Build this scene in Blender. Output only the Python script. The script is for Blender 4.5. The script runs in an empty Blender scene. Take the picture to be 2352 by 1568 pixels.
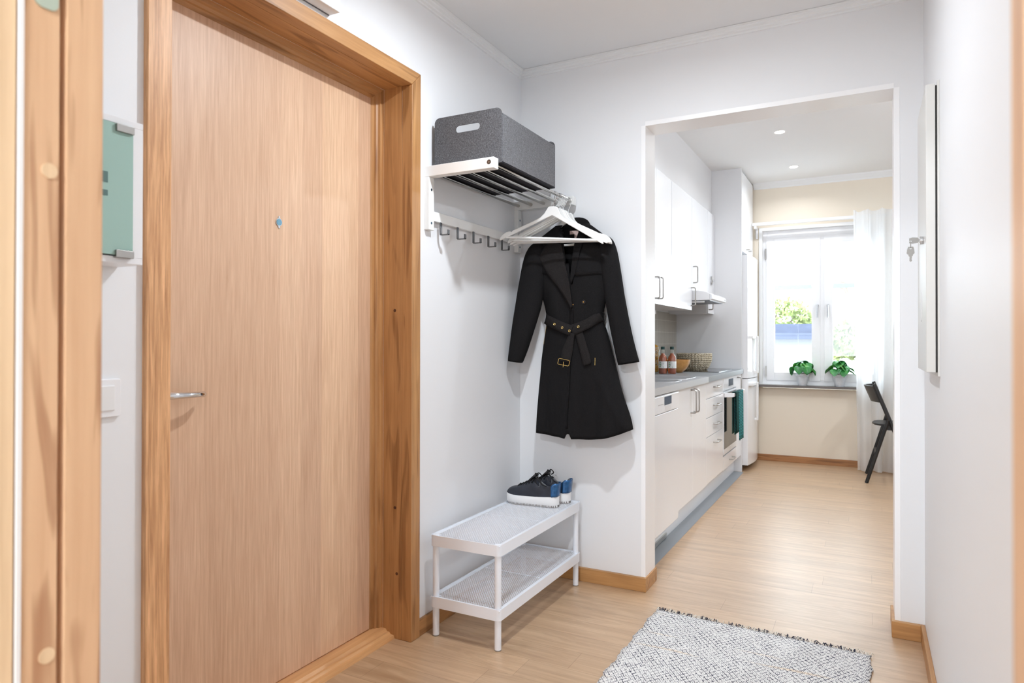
import bpy, bmesh, math, random
from mathutils import Vector, Matrix
random.seed(7)
PI = math.pi
S = bpy.context.scene
COL = S.collection

# ------------------------------------------------------------------ camera
cd = bpy.data.cameras.new('camera'); cam = bpy.data.objects.new('camera', cd); COL.objects.link(cam)
cd.sensor_width = 36.0; cd.sensor_fit = 'HORIZONTAL'
cd.lens = 1538.868 / 2352 * 36.0
cd.shift_y = -10.27 / 2352
cd.clip_start = 0.02; cd.clip_end = 200
yaw, pitch, roll = math.radians(27.91876), math.radians(0.37056), math.radians(0.07432)
fw = Vector((-math.sin(yaw) * math.cos(pitch), math.cos(yaw) * math.cos(pitch), math.sin(pitch)))
rt = Vector((math.cos(yaw), math.sin(yaw), 0)); up = rt.cross(fw)
rt, up = math.cos(roll) * rt + math.sin(roll) * up, -math.sin(roll) * rt + math.cos(roll) * up
cam.matrix_world = Matrix(((rt.x, up.x, -fw.x, 0), (rt.y, up.y, -fw.y, 0), (rt.z, up.z, -fw.z, 1.12), (0, 0, 0, 1)))
cd.dof.use_dof = True; cd.dof.focus_distance = 3.1; cd.dof.aperture_fstop = 4.8
S.camera = cam

# ------------------------------------------------------------------ world, sun, exposure
W = bpy.data.worlds.new('sky'); S.world = W; W.use_nodes = True
wn = W.node_tree.nodes; wl = W.node_tree.links
bg = wn['Background']; bg.inputs['Color'].default_value = (0.84, 0.925, 1.0, 1); bg.inputs['Strength'].default_value = 9.0
sd = bpy.data.lights.new('sun', 'SUN'); sd.energy = 3.0; sd.angle = math.radians(3); sd.color = (1, 0.96, 0.9)
sun = bpy.data.objects.new('sun', sd); COL.objects.link(sun)
sun.rotation_euler = (math.radians(35), math.radians(-25), 0)
vs = S.view_settings
vs.view_transform = 'Standard'; vs.look = 'None'; vs.gamma = 1.0; vs.use_curve_mapping = False
vs.exposure = 0.04
S.cycles.use_denoising = True
S.cycles.max_bounces = 8; S.cycles.diffuse_bounces = 5; S.cycles.glossy_bounces = 4
S.cycles.transmission_bounces = 6; S.cycles.transparent_max_bounces = 8
S.cycles.caustics_reflective = False; S.cycles.caustics_refractive = False
S.cycles.sample_clamp_indirect = 6.0

HALL_LAMP = 19.0; ROOM_FILL = 90.0; KITCHEN_SPOT = 5.0; DINING_FILL = 46.0
LAMP_COL = (0.85, 0.92, 0.99)
for nm_, loc_, rot_, sz_ in (('window_portal', (-0.36, 6.80, 1.44), (math.radians(-90), 0, 0), (1.0, 1.4)), ('window_portal', (-0.5, -3.0, 1.5), (math.radians(90), 0, 0), (2.2, 1.4))):
    pl = bpy.data.lights.new(nm_, 'AREA'); pl.shape = 'RECTANGLE'; pl.size, pl.size_y = sz_; pl.cycles.is_portal = True
    po = bpy.data.objects.new(nm_, pl); COL.objects.link(po); po.location = loc_; po.rotation_euler = rot_

def area_light(name, loc, size, power, color=(1, 1, 1), shape='DISK', rot=(0, 0, 0), parent=None, spread=PI):
    l = bpy.data.lights.new(name, 'AREA'); l.shape = shape; l.size = size; l.energy = power; l.color = color; l.spread = spread
    o = bpy.data.objects.new(name, l); COL.objects.link(o); o.location = loc; o.rotation_euler = rot
    if parent: o.parent = parent
    return o

# ------------------------------------------------------------------ materials
def srgb(r, g, b):
    f = lambda c: (c / 255 / 12.92) if c / 255 <= 0.04045 else ((c / 255 + 0.055) / 1.055) ** 2.4
    return (f(r), f(g), f(b), 1)

class NT:
    def __init__(s, name):
        s.m = bpy.data.materials.new(name); s.m.use_nodes = True; s.t = s.m.node_tree
        s.p = s.t.nodes['Principled BSDF']; s.out = s.t.nodes['Material Output']
    def n(s, typ, **kw):
        nd = s.t.nodes.new(typ)
        for k, v in kw.items():
            if k.startswith('i_'):
                key = k[2:]; key = int(key) if key.isdigit() else key.replace('_', ' ')
                nd.inputs[key].default_value = v
            else: setattr(nd, k, v)
        return nd
    def l(s, a, b, ai=0, bi=0):
        s.t.links.new(a.outputs[ai] if isinstance(ai, (int, str)) else ai, b.inputs[bi])
    def coords(s, scale=(1, 1, 1), rot=(0, 0, 0), loc=(0, 0, 0), which='Object'):
        tc = s.n('ShaderNodeTexCoord'); mp = s.n('ShaderNodeMapping')
        mp.inputs['Scale'].default_value = scale; mp.inputs['Rotation'].default_value = rot; mp.inputs['Location'].default_value = loc
        s.l(tc, mp, which, 0); return mp
    def ramp(s, stops):
        r = s.n('ShaderNodeValToRGB'); e = r.color_ramp.elements
        while len(e) < len(stops): e.new(0.5)
        for q, (p, c) in zip(e, stops): q.position = p; q.color = c if len(c) == 4 else (*c, 1)
        return r
    def mix(s, fac, a, b, mode='MIX'):
        m = s.n('ShaderNodeMix', data_type='RGBA', blend_type=mode)
        for sock, v in ((0, fac), (6, a), (7, b)):
            if isinstance(v, tuple) and len(v) == 2: s.t.links.new(v[0].outputs[v[1]], m.inputs[sock])
            elif hasattr(v, 'outputs'): s.t.links.new(v.outputs[0], m.inputs[sock])
            else: m.inputs[sock].default_value = v
        return m
    def col(s, m): s.t.links.new(m.outputs[2] if m.bl_idname == 'ShaderNodeMix' else m.outputs[0], s.p.inputs['Base Color'])
    def bump(s, src, strength=0.2, dist=0.001, si=0):
        b = s.n('ShaderNodeBump', i_Strength=strength, i_Distance=dist)
        s.t.links.new(src.outputs[si], b.inputs['Height']); s.t.links.new(b.outputs[0], s.p.inputs['Normal']); return b

def plain(name, c, rough=0.5, metal=0.0, spec=0.5, noise=0.0, nscale=40, coat=0.0, emit=None, estr=0, bump=0.0, bscale=200, trans=0.0, sub=0):
    t = NT(name); p = t.p
    p.inputs['Base Color'].default_value = c; p.inputs['Roughness'].default_value = rough; p.inputs['Metallic'].default_value = metal
    p.inputs['Specular IOR Level'].default_value = spec
    if coat: p.inputs['Coat Weight'].default_value = coat; p.inputs['Coat Roughness'].default_value = 0.06
    if trans: p.inputs['Transmission Weight'].default_value = trans
    if emit: p.inputs['Emission Color'].default_value = emit; p.inputs['Emission Strength'].default_value = estr
    if noise:
        mp = t.coords(); nz = t.n('ShaderNodeTexNoise', i_Scale=nscale, i_Detail=3.0); t.l(mp, nz, 0, 'Vector')
        r = t.ramp([(0.3, tuple(x * (1 - noise) for x in c[:3])), (0.7, tuple(min(1, x * (1 + noise)) for x in c[:3]))])
        t.l(nz, r, 0, 0); t.col(r)
    if bump:
        mp = t.coords(); nz = t.n('ShaderNodeTexNoise', i_Scale=bscale, i_Detail=3.0); t.l(mp, nz, 0, 'Vector'); t.bump(nz, bump)
    return t.m

def wood(name, light, dark, axis='Z', rough=0.4, stave=0, stave_axis='Y', grain=1.0, cathedral=0.5, knots=False, tint=None, coat=0.0, fig=11.0):
    """grain runs along axis"""
    t = NT(name)
    i = 'XYZ'.index(axis)
    sc = [55 * grain] * 3; sc[i] = 2.2 * grain
    mp = t.coords(tuple(sc)); nz = t.n('ShaderNodeTexNoise', i_Scale=1.0, i_Detail=5.0, i_Roughness=0.65, i_Distortion=0.3); t.l(mp, nz, 0, 'Vector')
    r1 = t.ramp([(0.30, dark[:3]), (0.50, tuple((a + b) / 2 for a, b in zip(light[:3], dark[:3]))), (0.68, light[:3])]); t.l(nz, r1)
    # broad cathedral figure
    sc2 = [fig] * 3; sc2[i] = fig * 0.085
    mp2 = t.coords(tuple(sc2)); n2 = t.n('ShaderNodeTexNoise', i_Scale=0.9, i_Detail=2.0, i_Distortion=0.8); t.l(mp2, n2, 0, 'Vector')
    mth = t.n('ShaderNodeMath', operation='MULTIPLY', i_1=16.0); t.l(n2, mth)
    sn = t.n('ShaderNodeMath', operation='SINE'); t.l(mth, sn)
    r2 = t.ramp([(0.0, tuple(x * 0.80 for x in dark[:3])), (0.55, light[:3]), (1.0, light[:3])])
    ad = t.n('ShaderNodeMath', operation='MULTIPLY_ADD', i_1=0.5, i_2=0.5); t.l(sn, ad); t.l(ad, r2)
    mx = t.mix(cathedral, r1, r2); last = mx
    if stave:
        tc = t.n('ShaderNodeTexCoord'); sx = t.n('ShaderNodeSeparateXYZ'); t.l(tc, sx, 'Object', 0)
        dv = t.n('ShaderNodeMath', operation='DIVIDE', i_1=stave); t.t.links.new(sx.outputs['XYZ'.index(stave_axis)], dv.inputs[0])
        fl = t.n('ShaderNodeMath', operation='FLOOR'); t.l(dv, fl)
        wnn = t.n('ShaderNodeTexWhiteNoise', noise_dimensions='1D'); t.l(fl, wnn, 0, 'W')
        r3 = t.ramp([(0.0, (0.90, 0.86, 0.84)), (0.5, (0.98, 0.96, 0.95)), (1.0, (1.06, 1.05, 1.0))]); t.l(wnn, r3, 'Value', 0)
        last = t.mix(1.0, (last, 2), r3, 'MULTIPLY')
    if tint:
        n4 = t.n('ShaderNodeTexNoise', i_Scale=3.0, i_Detail=2.0); t.l(t.coords(), n4, 0, 'Vector')
        r4 = t.ramp([(0.35, (1, 1, 1)), (0.65, tint)]); t.l(n4, r4); last = t.mix(1.0, (last, 2), r4, 'MULTIPLY')
    if knots:
        mk = t.coords((6, 6, 3.2)); vo = t.n('ShaderNodeTexVoronoi', i_Scale=1.0); t.l(mk, vo, 0, 'Vector')
        rk = t.ramp([(0.0, (0.12, 0.05, 0.02)), (0.04, (0.3, 0.16, 0.08)), (0.075, (1, 1, 1))]); t.l(vo, rk, 'Distance', 0)
        last = t.mix(1.0, (last, 2), rk, 'MULTIPLY')
    t.col(last); t.p.inputs['Roughness'].default_value = rough
    if coat: t.p.inputs['Coat Weight'].default_value = coat; t.p.inputs['Coat Roughness'].default_value = 0.2
    t.bump(nz, 0.12, 0.001)
    return t.m

def paint(name, c, rough=0.6, bump=0.03, sc=60):
    return plain(name, c, rough, bump=bump, bscale=sc, spec=0.35)

M = {}
M['wall'] = paint('white_wall_paint', srgb(236, 237, 239), 0.45)
M['ceil'] = paint('ceiling_paint', srgb(238, 239, 240), 0.8)
M['kceil'] = paint('kitchen_ceiling_paint', srgb(236, 237, 238), 0.8)
M['beige'] = paint('beige_wall_paint', srgb(234, 223, 206), 0.6, 0.08, 150)
M['white'] = plain('white_lacquer', srgb(238, 238, 240), 0.28)
M['trim'] = plain('white_trim_paint', srgb(250, 250, 251), 0.3)
M['whitemat'] = plain('white_matt', srgb(234, 234, 234), 0.5)
M['cab'] = plain('white_gloss_cabinet', srgb(246, 248, 252), 0.16, spec=0.5)
M['cabside'] = plain('white_melamine', srgb(226, 226, 228), 0.35)
M['rackwhite'] = plain('white_powder_coat', srgb(238, 242, 249), 0.4)
M['hangwhite'] = plain('white_painted_wood', srgb(240, 240, 238), 0.35)
M['steel'] = plain('brushed_steel', srgb(175, 172, 168), 0.3, 1.0)
M['sink'] = plain('stainless_steel', srgb(218, 220, 224), 0.36, 0.7)
M['tubesteel'] = plain('polished_steel_tube', srgb(190, 188, 184), 0.14, 1.0)
M['darksteel'] = plain('dark_steel', srgb(120, 120, 122), 0.3, 1.0)
M['fuse'] = plain('warm_white_enamel', srgb(214, 213, 209), 0.35)
M['keymetal'] = plain('worn_key_metal', srgb(150, 147, 143), 0.5, 0.35)
M['chrome'] = plain('chrome', srgb(220, 222, 225), 0.06, 1.0)
M['laminate'] = plain('grey_laminate', srgb(140, 145, 150), 0.35, noise=0.08, nscale=300)
M['black'] = plain('black_plastic', srgb(22, 22, 24), 0.35)
M['blackglass'] = plain('black_glass', srgb(14, 15, 18), 0.05, spec=0.6)
M['gold'] = plain('gold_metal', srgb(225, 195, 120), 0.22, 1.0)
M['gap'] = plain('dark_gap', srgb(40, 38, 36), 0.7)
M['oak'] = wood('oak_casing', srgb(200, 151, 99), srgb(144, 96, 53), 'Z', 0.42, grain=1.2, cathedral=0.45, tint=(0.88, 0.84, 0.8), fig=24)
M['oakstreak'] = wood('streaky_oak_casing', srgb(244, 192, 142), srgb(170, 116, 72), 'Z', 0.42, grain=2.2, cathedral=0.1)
M['oakx'] = wood('oak_along_x', srgb(200, 151, 97), srgb(148, 100, 54), 'X', 0.42, cathedral=0.4)
M['oaky'] = wood('oak_along_y', srgb(200, 151, 99), srgb(144, 96, 53), 'Y', 0.42, grain=1.2, cathedral=0.5, tint=(0.88, 0.84, 0.8), fig=24)
M['thresh'] = wood('oak_threshold', srgb(226, 176, 122), srgb(196, 142, 92), 'Y', 0.4, cathedral=0.2)
M['leaf'] = wood('oak_veneer_door', srgb(230, 197, 167), srgb(204, 165, 134), 'Z', 0.45, stave=0.093, stave_axis='Y', grain=2.3, cathedral=0.12)
M['pine'] = wood('light_oak_jamb', srgb(224, 186, 148), srgb(186, 138, 102), 'Z', 0.45, cathedral=0.6, grain=1.0, fig=34)
M['pinelight'] = wood('pale_oak_leaf', srgb(234, 206, 168), srgb(214, 182, 144), 'Z', 0.45, cathedral=0.15)
M['bamboo'] = wood('bamboo', srgb(214, 160, 92), srgb(176, 118, 58), 'X', 0.3, grain=0.6, cathedral=0.2)

def floor_mat():
    t = NT('oak_plank_floor')
    tc = t.n('ShaderNodeTexCoord'); sx = t.n('ShaderNodeSeparateXYZ'); t.l(tc, sx, 'Object', 0)
    def M_(op, a, b=None, c=None):
        n = t.n('ShaderNodeMath', operation=op)
        for k, v in enumerate((a, b, c)):
            if v is None: continue
            if isinstance(v, (int, float)): n.inputs[k].default_value = v
            else: t.t.links.new(v, n.inputs[k])
        return n.outputs[0]
    ry = M_('DIVIDE', M_('SUBTRACT', sx.outputs[1], 0.075), 0.128); row = M_('FLOOR', ry); fy = M_('FRACT', ry)
    wn1 = t.n('ShaderNodeTexWhiteNoise', noise_dimensions='1D'); t.t.links.new(row, wn1.inputs['W'])
    rx = M_('DIVIDE', M_('ADD', sx.outputs[0], M_('MULTIPLY', wn1.outputs['Value'], 5.0)), 1.25); cid = M_('FLOOR', rx); fx = M_('FRACT', rx)
    ey = M_('LESS_THAN', M_('MINIMUM', fy, M_('SUBTRACT', 1.0, fy)), 0.0065); ex = M_('LESS_THAN', M_('MINIMUM', fx, M_('SUBTRACT', 1.0, fx)), 0.0007)
    edge = M_('MAXIMUM', ex, ey)
    wn2 = t.n('ShaderNodeTexWhiteNoise', noise_dimensions='1D'); t.t.links.new(M_('ADD', M_('MULTIPLY', row, 17.3), cid), wn2.inputs['W'])
    tone = t.ramp([(0.0, (0.94, 0.935, 0.93)), (1.0, (1.04, 1.03, 1.02))]); t.t.links.new(wn2.outputs['Value'], tone.inputs[0])
    br = t.mix(0.5, tone, (0.66, 0.60, 0.54, 1)); t.t.links.new(edge, br.inputs[0])
    m2 = t.coords((1.6, 30, 1)); nz = t.n('ShaderNodeTexNoise', i_Scale=1.0, i_Detail=5.0, i_Roughness=0.6, i_Distortion=0.6); t.l(m2, nz, 0, 'Vector')
    r = t.ramp([(0.3, srgb(178, 145, 112)[:3]), (0.5, srgb(192, 160, 126)[:3]), (0.72, srgb(204, 173, 139)[:3])]); t.l(nz, r)
    m3 = t.coords((2.2, 16, 1), loc=(3, 0, 0)); n3 = t.n('ShaderNodeTexNoise', i_Scale=1.0, i_Detail=2.0, i_Distortion=1.2); t.l(m3, n3, 0, 'Vector')
    mu = t.n('ShaderNodeMath', operation='MULTIPLY', i_1=30.0); t.l(n3, mu); sn = t.n('ShaderNodeMath', operation='SINE'); t.l(mu, sn)
    r2 = t.ramp([(0.0, (0.93, 0.91, 0.89)), (0.3, (1, 1, 1))]); t.l(sn, r2)
    a = t.mix(1.0, r, r2, 'MULTIPLY'); b = t.mix(1.0, (a, 2), (br, 2), 'MULTIPLY'); t.col(b)
    t.p.inputs['Roughness'].default_value = 0.40; t.p.inputs['Specular IOR Level'].default_value = 0.6
    t.p.inputs['Coat Weight'].default_value = 0.6; t.p.inputs['Coat Roughness'].default_value = 0.36
    t.bump(nz, 0.06, 0.001)
    return t.m
M['floor'] = floor_mat()

def felt_mat():
    t = NT('grey_felt')
    mp = t.coords((1, 1, 1)); nz = t.n('ShaderNodeTexNoise', i_Scale=230.0, i_Detail=5.0, i_Roughness=0.8, i_Distortion=0.7); t.l(mp, nz, 0, 'Vector')
    r = t.ramp([(0.34, srgb(48, 47, 49)[:3]), (0.5, srgb(80, 79, 82)[:3]), (0.66, srgb(118, 119, 124)[:3])]); t.l(nz, r); t.col(r)
    t.p.inputs['Roughness'].default_value = 0.95; t.p.inputs['Sheen Weight'].default_value = 0.2; t.bump(nz, 0.5, 0.001); return t.m
M['felt'] = felt_mat()

def wool_mat(name, dark, light, sc=900):
    t = NT(name)
    mp = t.coords(); nz = t.n('ShaderNodeTexNoise', i_Scale=float(sc), i_Detail=3.0, i_Roughness=0.7); t.l(mp, nz, 0, 'Vector')
    r = t.ramp([(0.40, dark[:3]), (0.72, light[:3])]); t.l(nz, r); t.col(r)
    t.p.inputs['Roughness'].default_value = 0.92; t.p.inputs['Specular IOR Level'].default_value = 0.15
    t.bump(nz, 0.3, 0.0006); return t.m
M['wool'] = wool_mat('charcoal_wool', srgb(10, 10, 11), srgb(43, 41, 42))
M['wool2'] = wool_mat('charcoal_wool_belt', srgb(16, 15, 16), srgb(58, 54, 53))
M['lining'] = plain('dark_lining', srgb(22, 20, 24), 0.5)

def rug_mat():
    t = NT('flatweave_rug')
    mp = t.coords((1, 1, 1)); sx = t.n('ShaderNodeSeparateXYZ')
    nz0 = t.n('ShaderNodeTexNoise', i_Scale=50.0, i_Detail=1.0); t.l(mp, nz0, 0, 'Vector')
    wa = t.n('ShaderNodeMix', data_type='VECTOR'); wa.inputs[0].default_value = 0.004
    t.l(mp, wa, 0, 4); t.l(nz0, wa, 'Color', 5); t.l(wa, sx, 1, 0)
    def cell(src, size):
        d = t.n('ShaderNodeMath', operation='DIVIDE', i_1=size); t.t.links.new(src, d.inputs[0])
        f = t.n('ShaderNodeMath', operation='FRACT'); t.l(d, f)
        s2 = t.n('ShaderNodeMath', operation='SUBTRACT', i_1=0.5); t.l(f, s2)
        a = t.n('ShaderNodeMath', operation='ABSOLUTE'); t.l(s2, a); return a
    ax = cell(sx.outputs[0], 0.019); ay = cell(sx.outputs[1], 0.026)
    sm = t.n('ShaderNodeMath', operation='ADD'); t.l(ax, sm, 0, 0); t.l(ay, sm, 0, 1)   # diamond distance 0..1
    k = t.n('ShaderNodeMath', operation='MULTIPLY', i_1=2 * PI * 2.0); t.l(sm, k); cs = t.n('ShaderNodeMath', operation='COSINE'); t.l(k, cs)
    rr = t.ramp([(0.48, (0, 0, 0)), (0.62, (1, 1, 1))])
    h = t.n('ShaderNodeMath', operation='MULTIPLY_ADD', i_1=0.5, i_2=0.5); t.l(cs, h); t.l(h, rr)
    nb = t.n('ShaderNodeTexNoise', i_Scale=150.0, i_Detail=2.0); t.l(mp, nb, 0, 'Vector')
    rb = t.ramp([(0.40, (0, 0, 0)), (0.52, (1, 1, 1))]); t.l(nb, rb)
    nc = t.n('ShaderNodeTexNoise', i_Scale=14.0, i_Detail=3.0); t.l(mp, nc, 0, 'Vector')
    rc = t.ramp([(0.30, (0.6, 0.6, 0.6)), (0.55, (1, 1, 1))]); t.l(nc, rc)
    mm = t.mix(1.0, rr, rb, 'MULTIPLY'); mm2 = t.mix(1.0, (mm, 2), rc, 'MULTIPLY')
    nd = t.n('ShaderNodeTexNoise', i_Scale=1.0, i_Detail=1.0); t.l(t.coords((2.0, 22, 1)), nd, 0, 'Vector')
    rd = t.ramp([(0.64, srgb(232, 230, 228)[:3]), (0.74, srgb(238, 222, 202)[:3])]); t.l(nd, rd)
    c = t.mix((mm2, 2), rd, srgb(44, 46, 66)); t.col(c)
    t.p.inputs['Roughness'].default_value = 0.95
    wv = t.n('ShaderNodeTexNoise', i_Scale=400.0); t.l(mp, wv, 0, 'Vector'); t.bump(wv, 0.5, 0.002)
    return t.m
M['rug'] = rug_mat()

def tile_mat():
    t = NT('beige_ceramic_tile')
    mp = t.coords(rot=(0, 0, 0)); sx = t.n('ShaderNodeSeparateXYZ'); t.l(mp, sx)
    cb = t.n('ShaderNodeCombineXYZ'); t.t.links.new(sx.outputs[1], cb.inputs[0]); t.t.links.new(sx.outputs[2], cb.inputs[1])
    br = t.n('ShaderNodeTexBrick', offset=0.0); t.l(cb, br, 0, 'Vector')
    for k, v in (('Scale', 1.0), ('Mortar Size', 0.0025), ('Brick Width', 0.3), ('Row Height', 0.1)): br.inputs[k].default_value = v
    br.inputs['Color1'].default_value = srgb(166, 160, 148); br.inputs['Color2'].default_value = srgb(178, 172, 160); br.inputs['Mortar'].default_value = srgb(205, 202, 192)
    nz = t.n('ShaderNodeTexNoise', i_Scale=1.0, i_Detail=3.0); t.l(t.coords((1, 60, 4)), nz, 0, 'Vector')
    r = t.ramp([(0.3, (0.85, 0.85, 0.85)), (0.7, (1.05, 1.05, 1.05))]); t.l(nz, r)
    t.col(t.mix(1.0, br, r, 'MULTIPLY')); t.p.inputs['Roughness'].default_value = 0.3; return t.m
M['tile'] = tile_mat()

def glass_mat(name, tint=(1, 1, 1, 1), mixf=0.06, rough=0.0):
    t = NT(name); tr = t.n('ShaderNodeBsdfTransparent'); tr.inputs[0].default_value = tint
    gl = t.n('ShaderNodeBsdfGlossy'); gl.inputs['Roughness'].default_value = rough
    ms = t.n('ShaderNodeMixShader'); ms.inputs[0].default_value = mixf
    t.l(tr, ms, 0, 1); t.l(gl, ms, 0, 2); t.t.links.new(ms.outputs[0], t.out.inputs[0]); return t.m
M['glass'] = glass_mat('window_glass', (0.97, 0.99, 0.985, 1), 0.05)
M['bottleglass'] = glass_mat('bottle_glass', (0.93, 0.95, 0.93, 1), 0.14, 0.03)
M['frost'] = plain('green_frosted_glass', srgb(158, 190, 180), 0.35, spec=0.5)

def curtain_mat():
    t = NT('sheer_white_fabric')
    d = t.n('ShaderNodeBsdfDiffuse'); d.inputs[0].default_value = srgb(250, 251, 252)
    tl = t.n('ShaderNodeBsdfTranslucent'); tl.inputs[0].default_value = srgb(250, 251, 252)
    tr = t.n('ShaderNodeBsdfTransparent')
    m1 = t.n('ShaderNodeMixShader'); m1.inputs[0].default_value = 0.6; t.l(d, m1, 0, 1); t.l(tl, m1, 0, 2)
    m2 = t.n('ShaderNodeMixShader'); m2.inputs[0].default_value = 0.12; t.l(m1, m2, 0, 1); t.l(tr, m2, 0, 2)
    t.t.links.new(m2.outputs[0], t.out.inputs[0]); return t.m
M['sheer'] = curtain_mat()

# ------------------------------------------------------------------ mesh builder
def wloc(o):
    v = Vector((0, 0, 0))
    while o: v += o.location; o = o.parent
    return v

class MB:
    def __init__(s): s.v = []; s.f = []
    def add(s, vs_, fs):
        b = len(s.v); s.v += [tuple(p) for p in vs_]; s.f += [tuple(b + i for i in f) for f in fs]; return s
    def box(s, x0, x1, y0, y1, z0, z1):
        x0, x1 = min(x0, x1), max(x0, x1); y0, y1 = min(y0, y1), max(y0, y1); z0, z1 = min(z0, z1), max(z0, z1)
        return s.add([(x0, y0, z0), (x1, y0, z0), (x1, y1, z0), (x0, y1, z0), (x0, y0, z1), (x1, y0, z1), (x1, y1, z1), (x0, y1, z1)],
                     [(0, 3, 2, 1), (4, 5, 6, 7), (0, 1, 5, 4), (1, 2, 6, 5), (2, 3, 7, 6), (3, 0, 4, 7)])
    def loft(s, rings, closed=True, cap=True, wrap=False):
        n = len(rings[0]); vs_ = [p for r in rings for p in r]; fs = []
        R = len(rings)
        for i in range(R if wrap else R - 1):
            a, b = i * n, ((i + 1) % R) * n
            for j in range(n if closed else n - 1):
                k = (j + 1) % n
                fs.append((a + j, a + k, b + k, b + j))
        if cap and closed and not wrap:
            fs.append(tuple(range(n))[::-1]); fs.append(tuple((R - 1) * n + j for j in range(n)))
        return s.add(vs_, fs)
    def tube(s, path, r, seg=12, closed=False, cap=True):
        path = [Vector(p) for p in path]; n = len(path)
        rr = r if isinstance(r, (list, tuple)) else [r] * n
        rings = []; up_ = None
        for i, p in enumerate(path):
            if closed: d = path[(i + 1) % n] - path[i - 1]
            else: d = path[min(i + 1, n - 1)] - path[max(i - 1, 0)]
            d.normalize()
            if up_ is None:
                up_ = Vector((0, 0, 1)) if abs(d.z) < 0.9 else Vector((1, 0, 0))
            a = d.cross(up_).normalized(); b = a.cross(d).normalized(); up_ = b
            rings.append([p + (a * math.cos(t) + b * math.sin(t)) * rr[i] for t in (2 * PI * k / seg for k in range(seg))])
        return s.loft(rings, True, cap, closed)
    def lathe(s, prof, c=(0, 0, 0), seg=24, cap=True):
        rings = [[(c[0] + r * math.cos(2 * PI * k / seg), c[1] + r * math.sin(2 * PI * k / seg), c[2] + z) for k in range(seg)] for r, z in prof]
        return s.loft(rings, True, cap)
    def disc_x(s, c, r, dx, seg=20):
        rings = [[(c[0] + q, c[1] + r * math.cos(2 * PI * k / seg), c[2] + r * math.sin(2 * PI * k / seg)) for k in range(seg)] for q in (0, dx)]
        return s.loft(rings)
    def disc_y(s, c, r, dy, seg=20):
        rings = [[(c[0] + r * math.cos(2 * PI * k / seg), c[1] + q, c[2] + r * math.sin(2 * PI * k / seg)) for k in range(seg)] for q in (0, dy)]
        return s.loft(rings)
    def prism(s, poly, plane, a, b):
        """poly in plane 'XZ' (extruded in Y), 'YZ' (in X), 'XY' (in Z)"""
        def P(p, q):
            return {'XZ': (p[0], q, p[1]), 'YZ': (q, p[0], p[1]), 'XY': (p[0], p[1], q)}[plane]
        n = len(poly); vs_ = [P(p, a) for p in poly] + [P(p, b) for p in poly]
        fs = [tuple(range(n)), tuple(range(2 * n - 1, n - 1, -1))] + [(i, i + n, (i + 1) % n + n, (i + 1) % n) for i in range(n)]
        return s.add(vs_, fs)
    def build(s, name, m, parent=None, smooth=True, bevel=0.0, seg=2, solid=0.0, subsurf=0, loc=None, angle=35, fixn=True):
        me = bpy.data.meshes.new(name)
        off = wloc(parent) if parent is not None else Vector(loc or (0, 0, 0))
        me.from_pydata([(p[0] - off.x, p[1] - off.y, p[2] - off.z) for p in s.v], [], s.f)
        if fixn:
            b = bmesh.new(); b.from_mesh(me); bmesh.ops.recalc_face_normals(b, faces=b.faces); b.to_mesh(me); b.free()
        me.validate()
        o = bpy.data.objects.new(name, me); COL.objects.link(o)
        if parent is not None: o.parent = parent
        else: o.location = off
        for mm in (m if isinstance(m, (list, tuple)) else [m]): me.materials.append(mm)
        if smooth:
            me.polygons.foreach_set('use_smooth', [True] * len(me.polygons))
            me.set_sharp_from_angle(angle=math.radians(angle))
        if solid: q = o.modifiers.new('solid', 'SOLIDIFY'); q.thickness = solid; q.offset = 0
        if subsurf: q = o.modifiers.new('sub', 'SUBSURF'); q.levels = subsurf; q.render_levels = subsurf
        if bevel:
            q = o.modifiers.new('bevel', 'BEVEL'); q.width = bevel; q.segments = seg; q.limit_method = 'ANGLE'; q.angle_limit = math.radians(40)
            q.harden_normals = True
        return o

def tag(o, label, cat, group=None, kind=None):
    o['label'] = label; o['category'] = cat
    if group: o['group'] = group
    if kind: o['kind'] = kind
    return o
def thing(name, label, cat, loc=(0, 0, 0), group=None, kind=None):
    o = bpy.data.objects.new(name, None); COL.objects.link(o); o.location = loc; o.empty_display_size = 0.1
    return tag(o, label, cat, group, kind)
def struct(o, label=None):
    o['kind'] = 'structure'
    if label: o['label'] = label
    return o
def sroot(name, loc=(0, 0, 0), label=None):
    o = bpy.data.objects.new(name, None); COL.objects.link(o); o.location = loc; return struct(o, label)
def dup(root, loc=None, label=None, group=None):
    def rec(o, par):
        c = o.copy(); COL.objects.link(c); c.parent = par
        for ch in list(o.children): rec(ch, c)
        return c
    r = rec(root, None)
    if loc is not None: r.location = loc
    if label: r['label'] = label
    if group: r['group'] = group
    return r
def rrect(x0, x1, y0, y1, r, n=5):
    pts = []
    for cx, cy, a0 in ((x1 - r, y1 - r, 0), (x0 + r, y1 - r, PI / 2), (x0 + r, y0 + r, PI), (x1 - r, y0 + r, 3 * PI / 2)):
        for k in range(n + 1):
            a = a0 + PI / 2 * k / n; pts.append((cx + r * math.cos(a), cy + r * math.sin(a)))
    return pts
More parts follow.
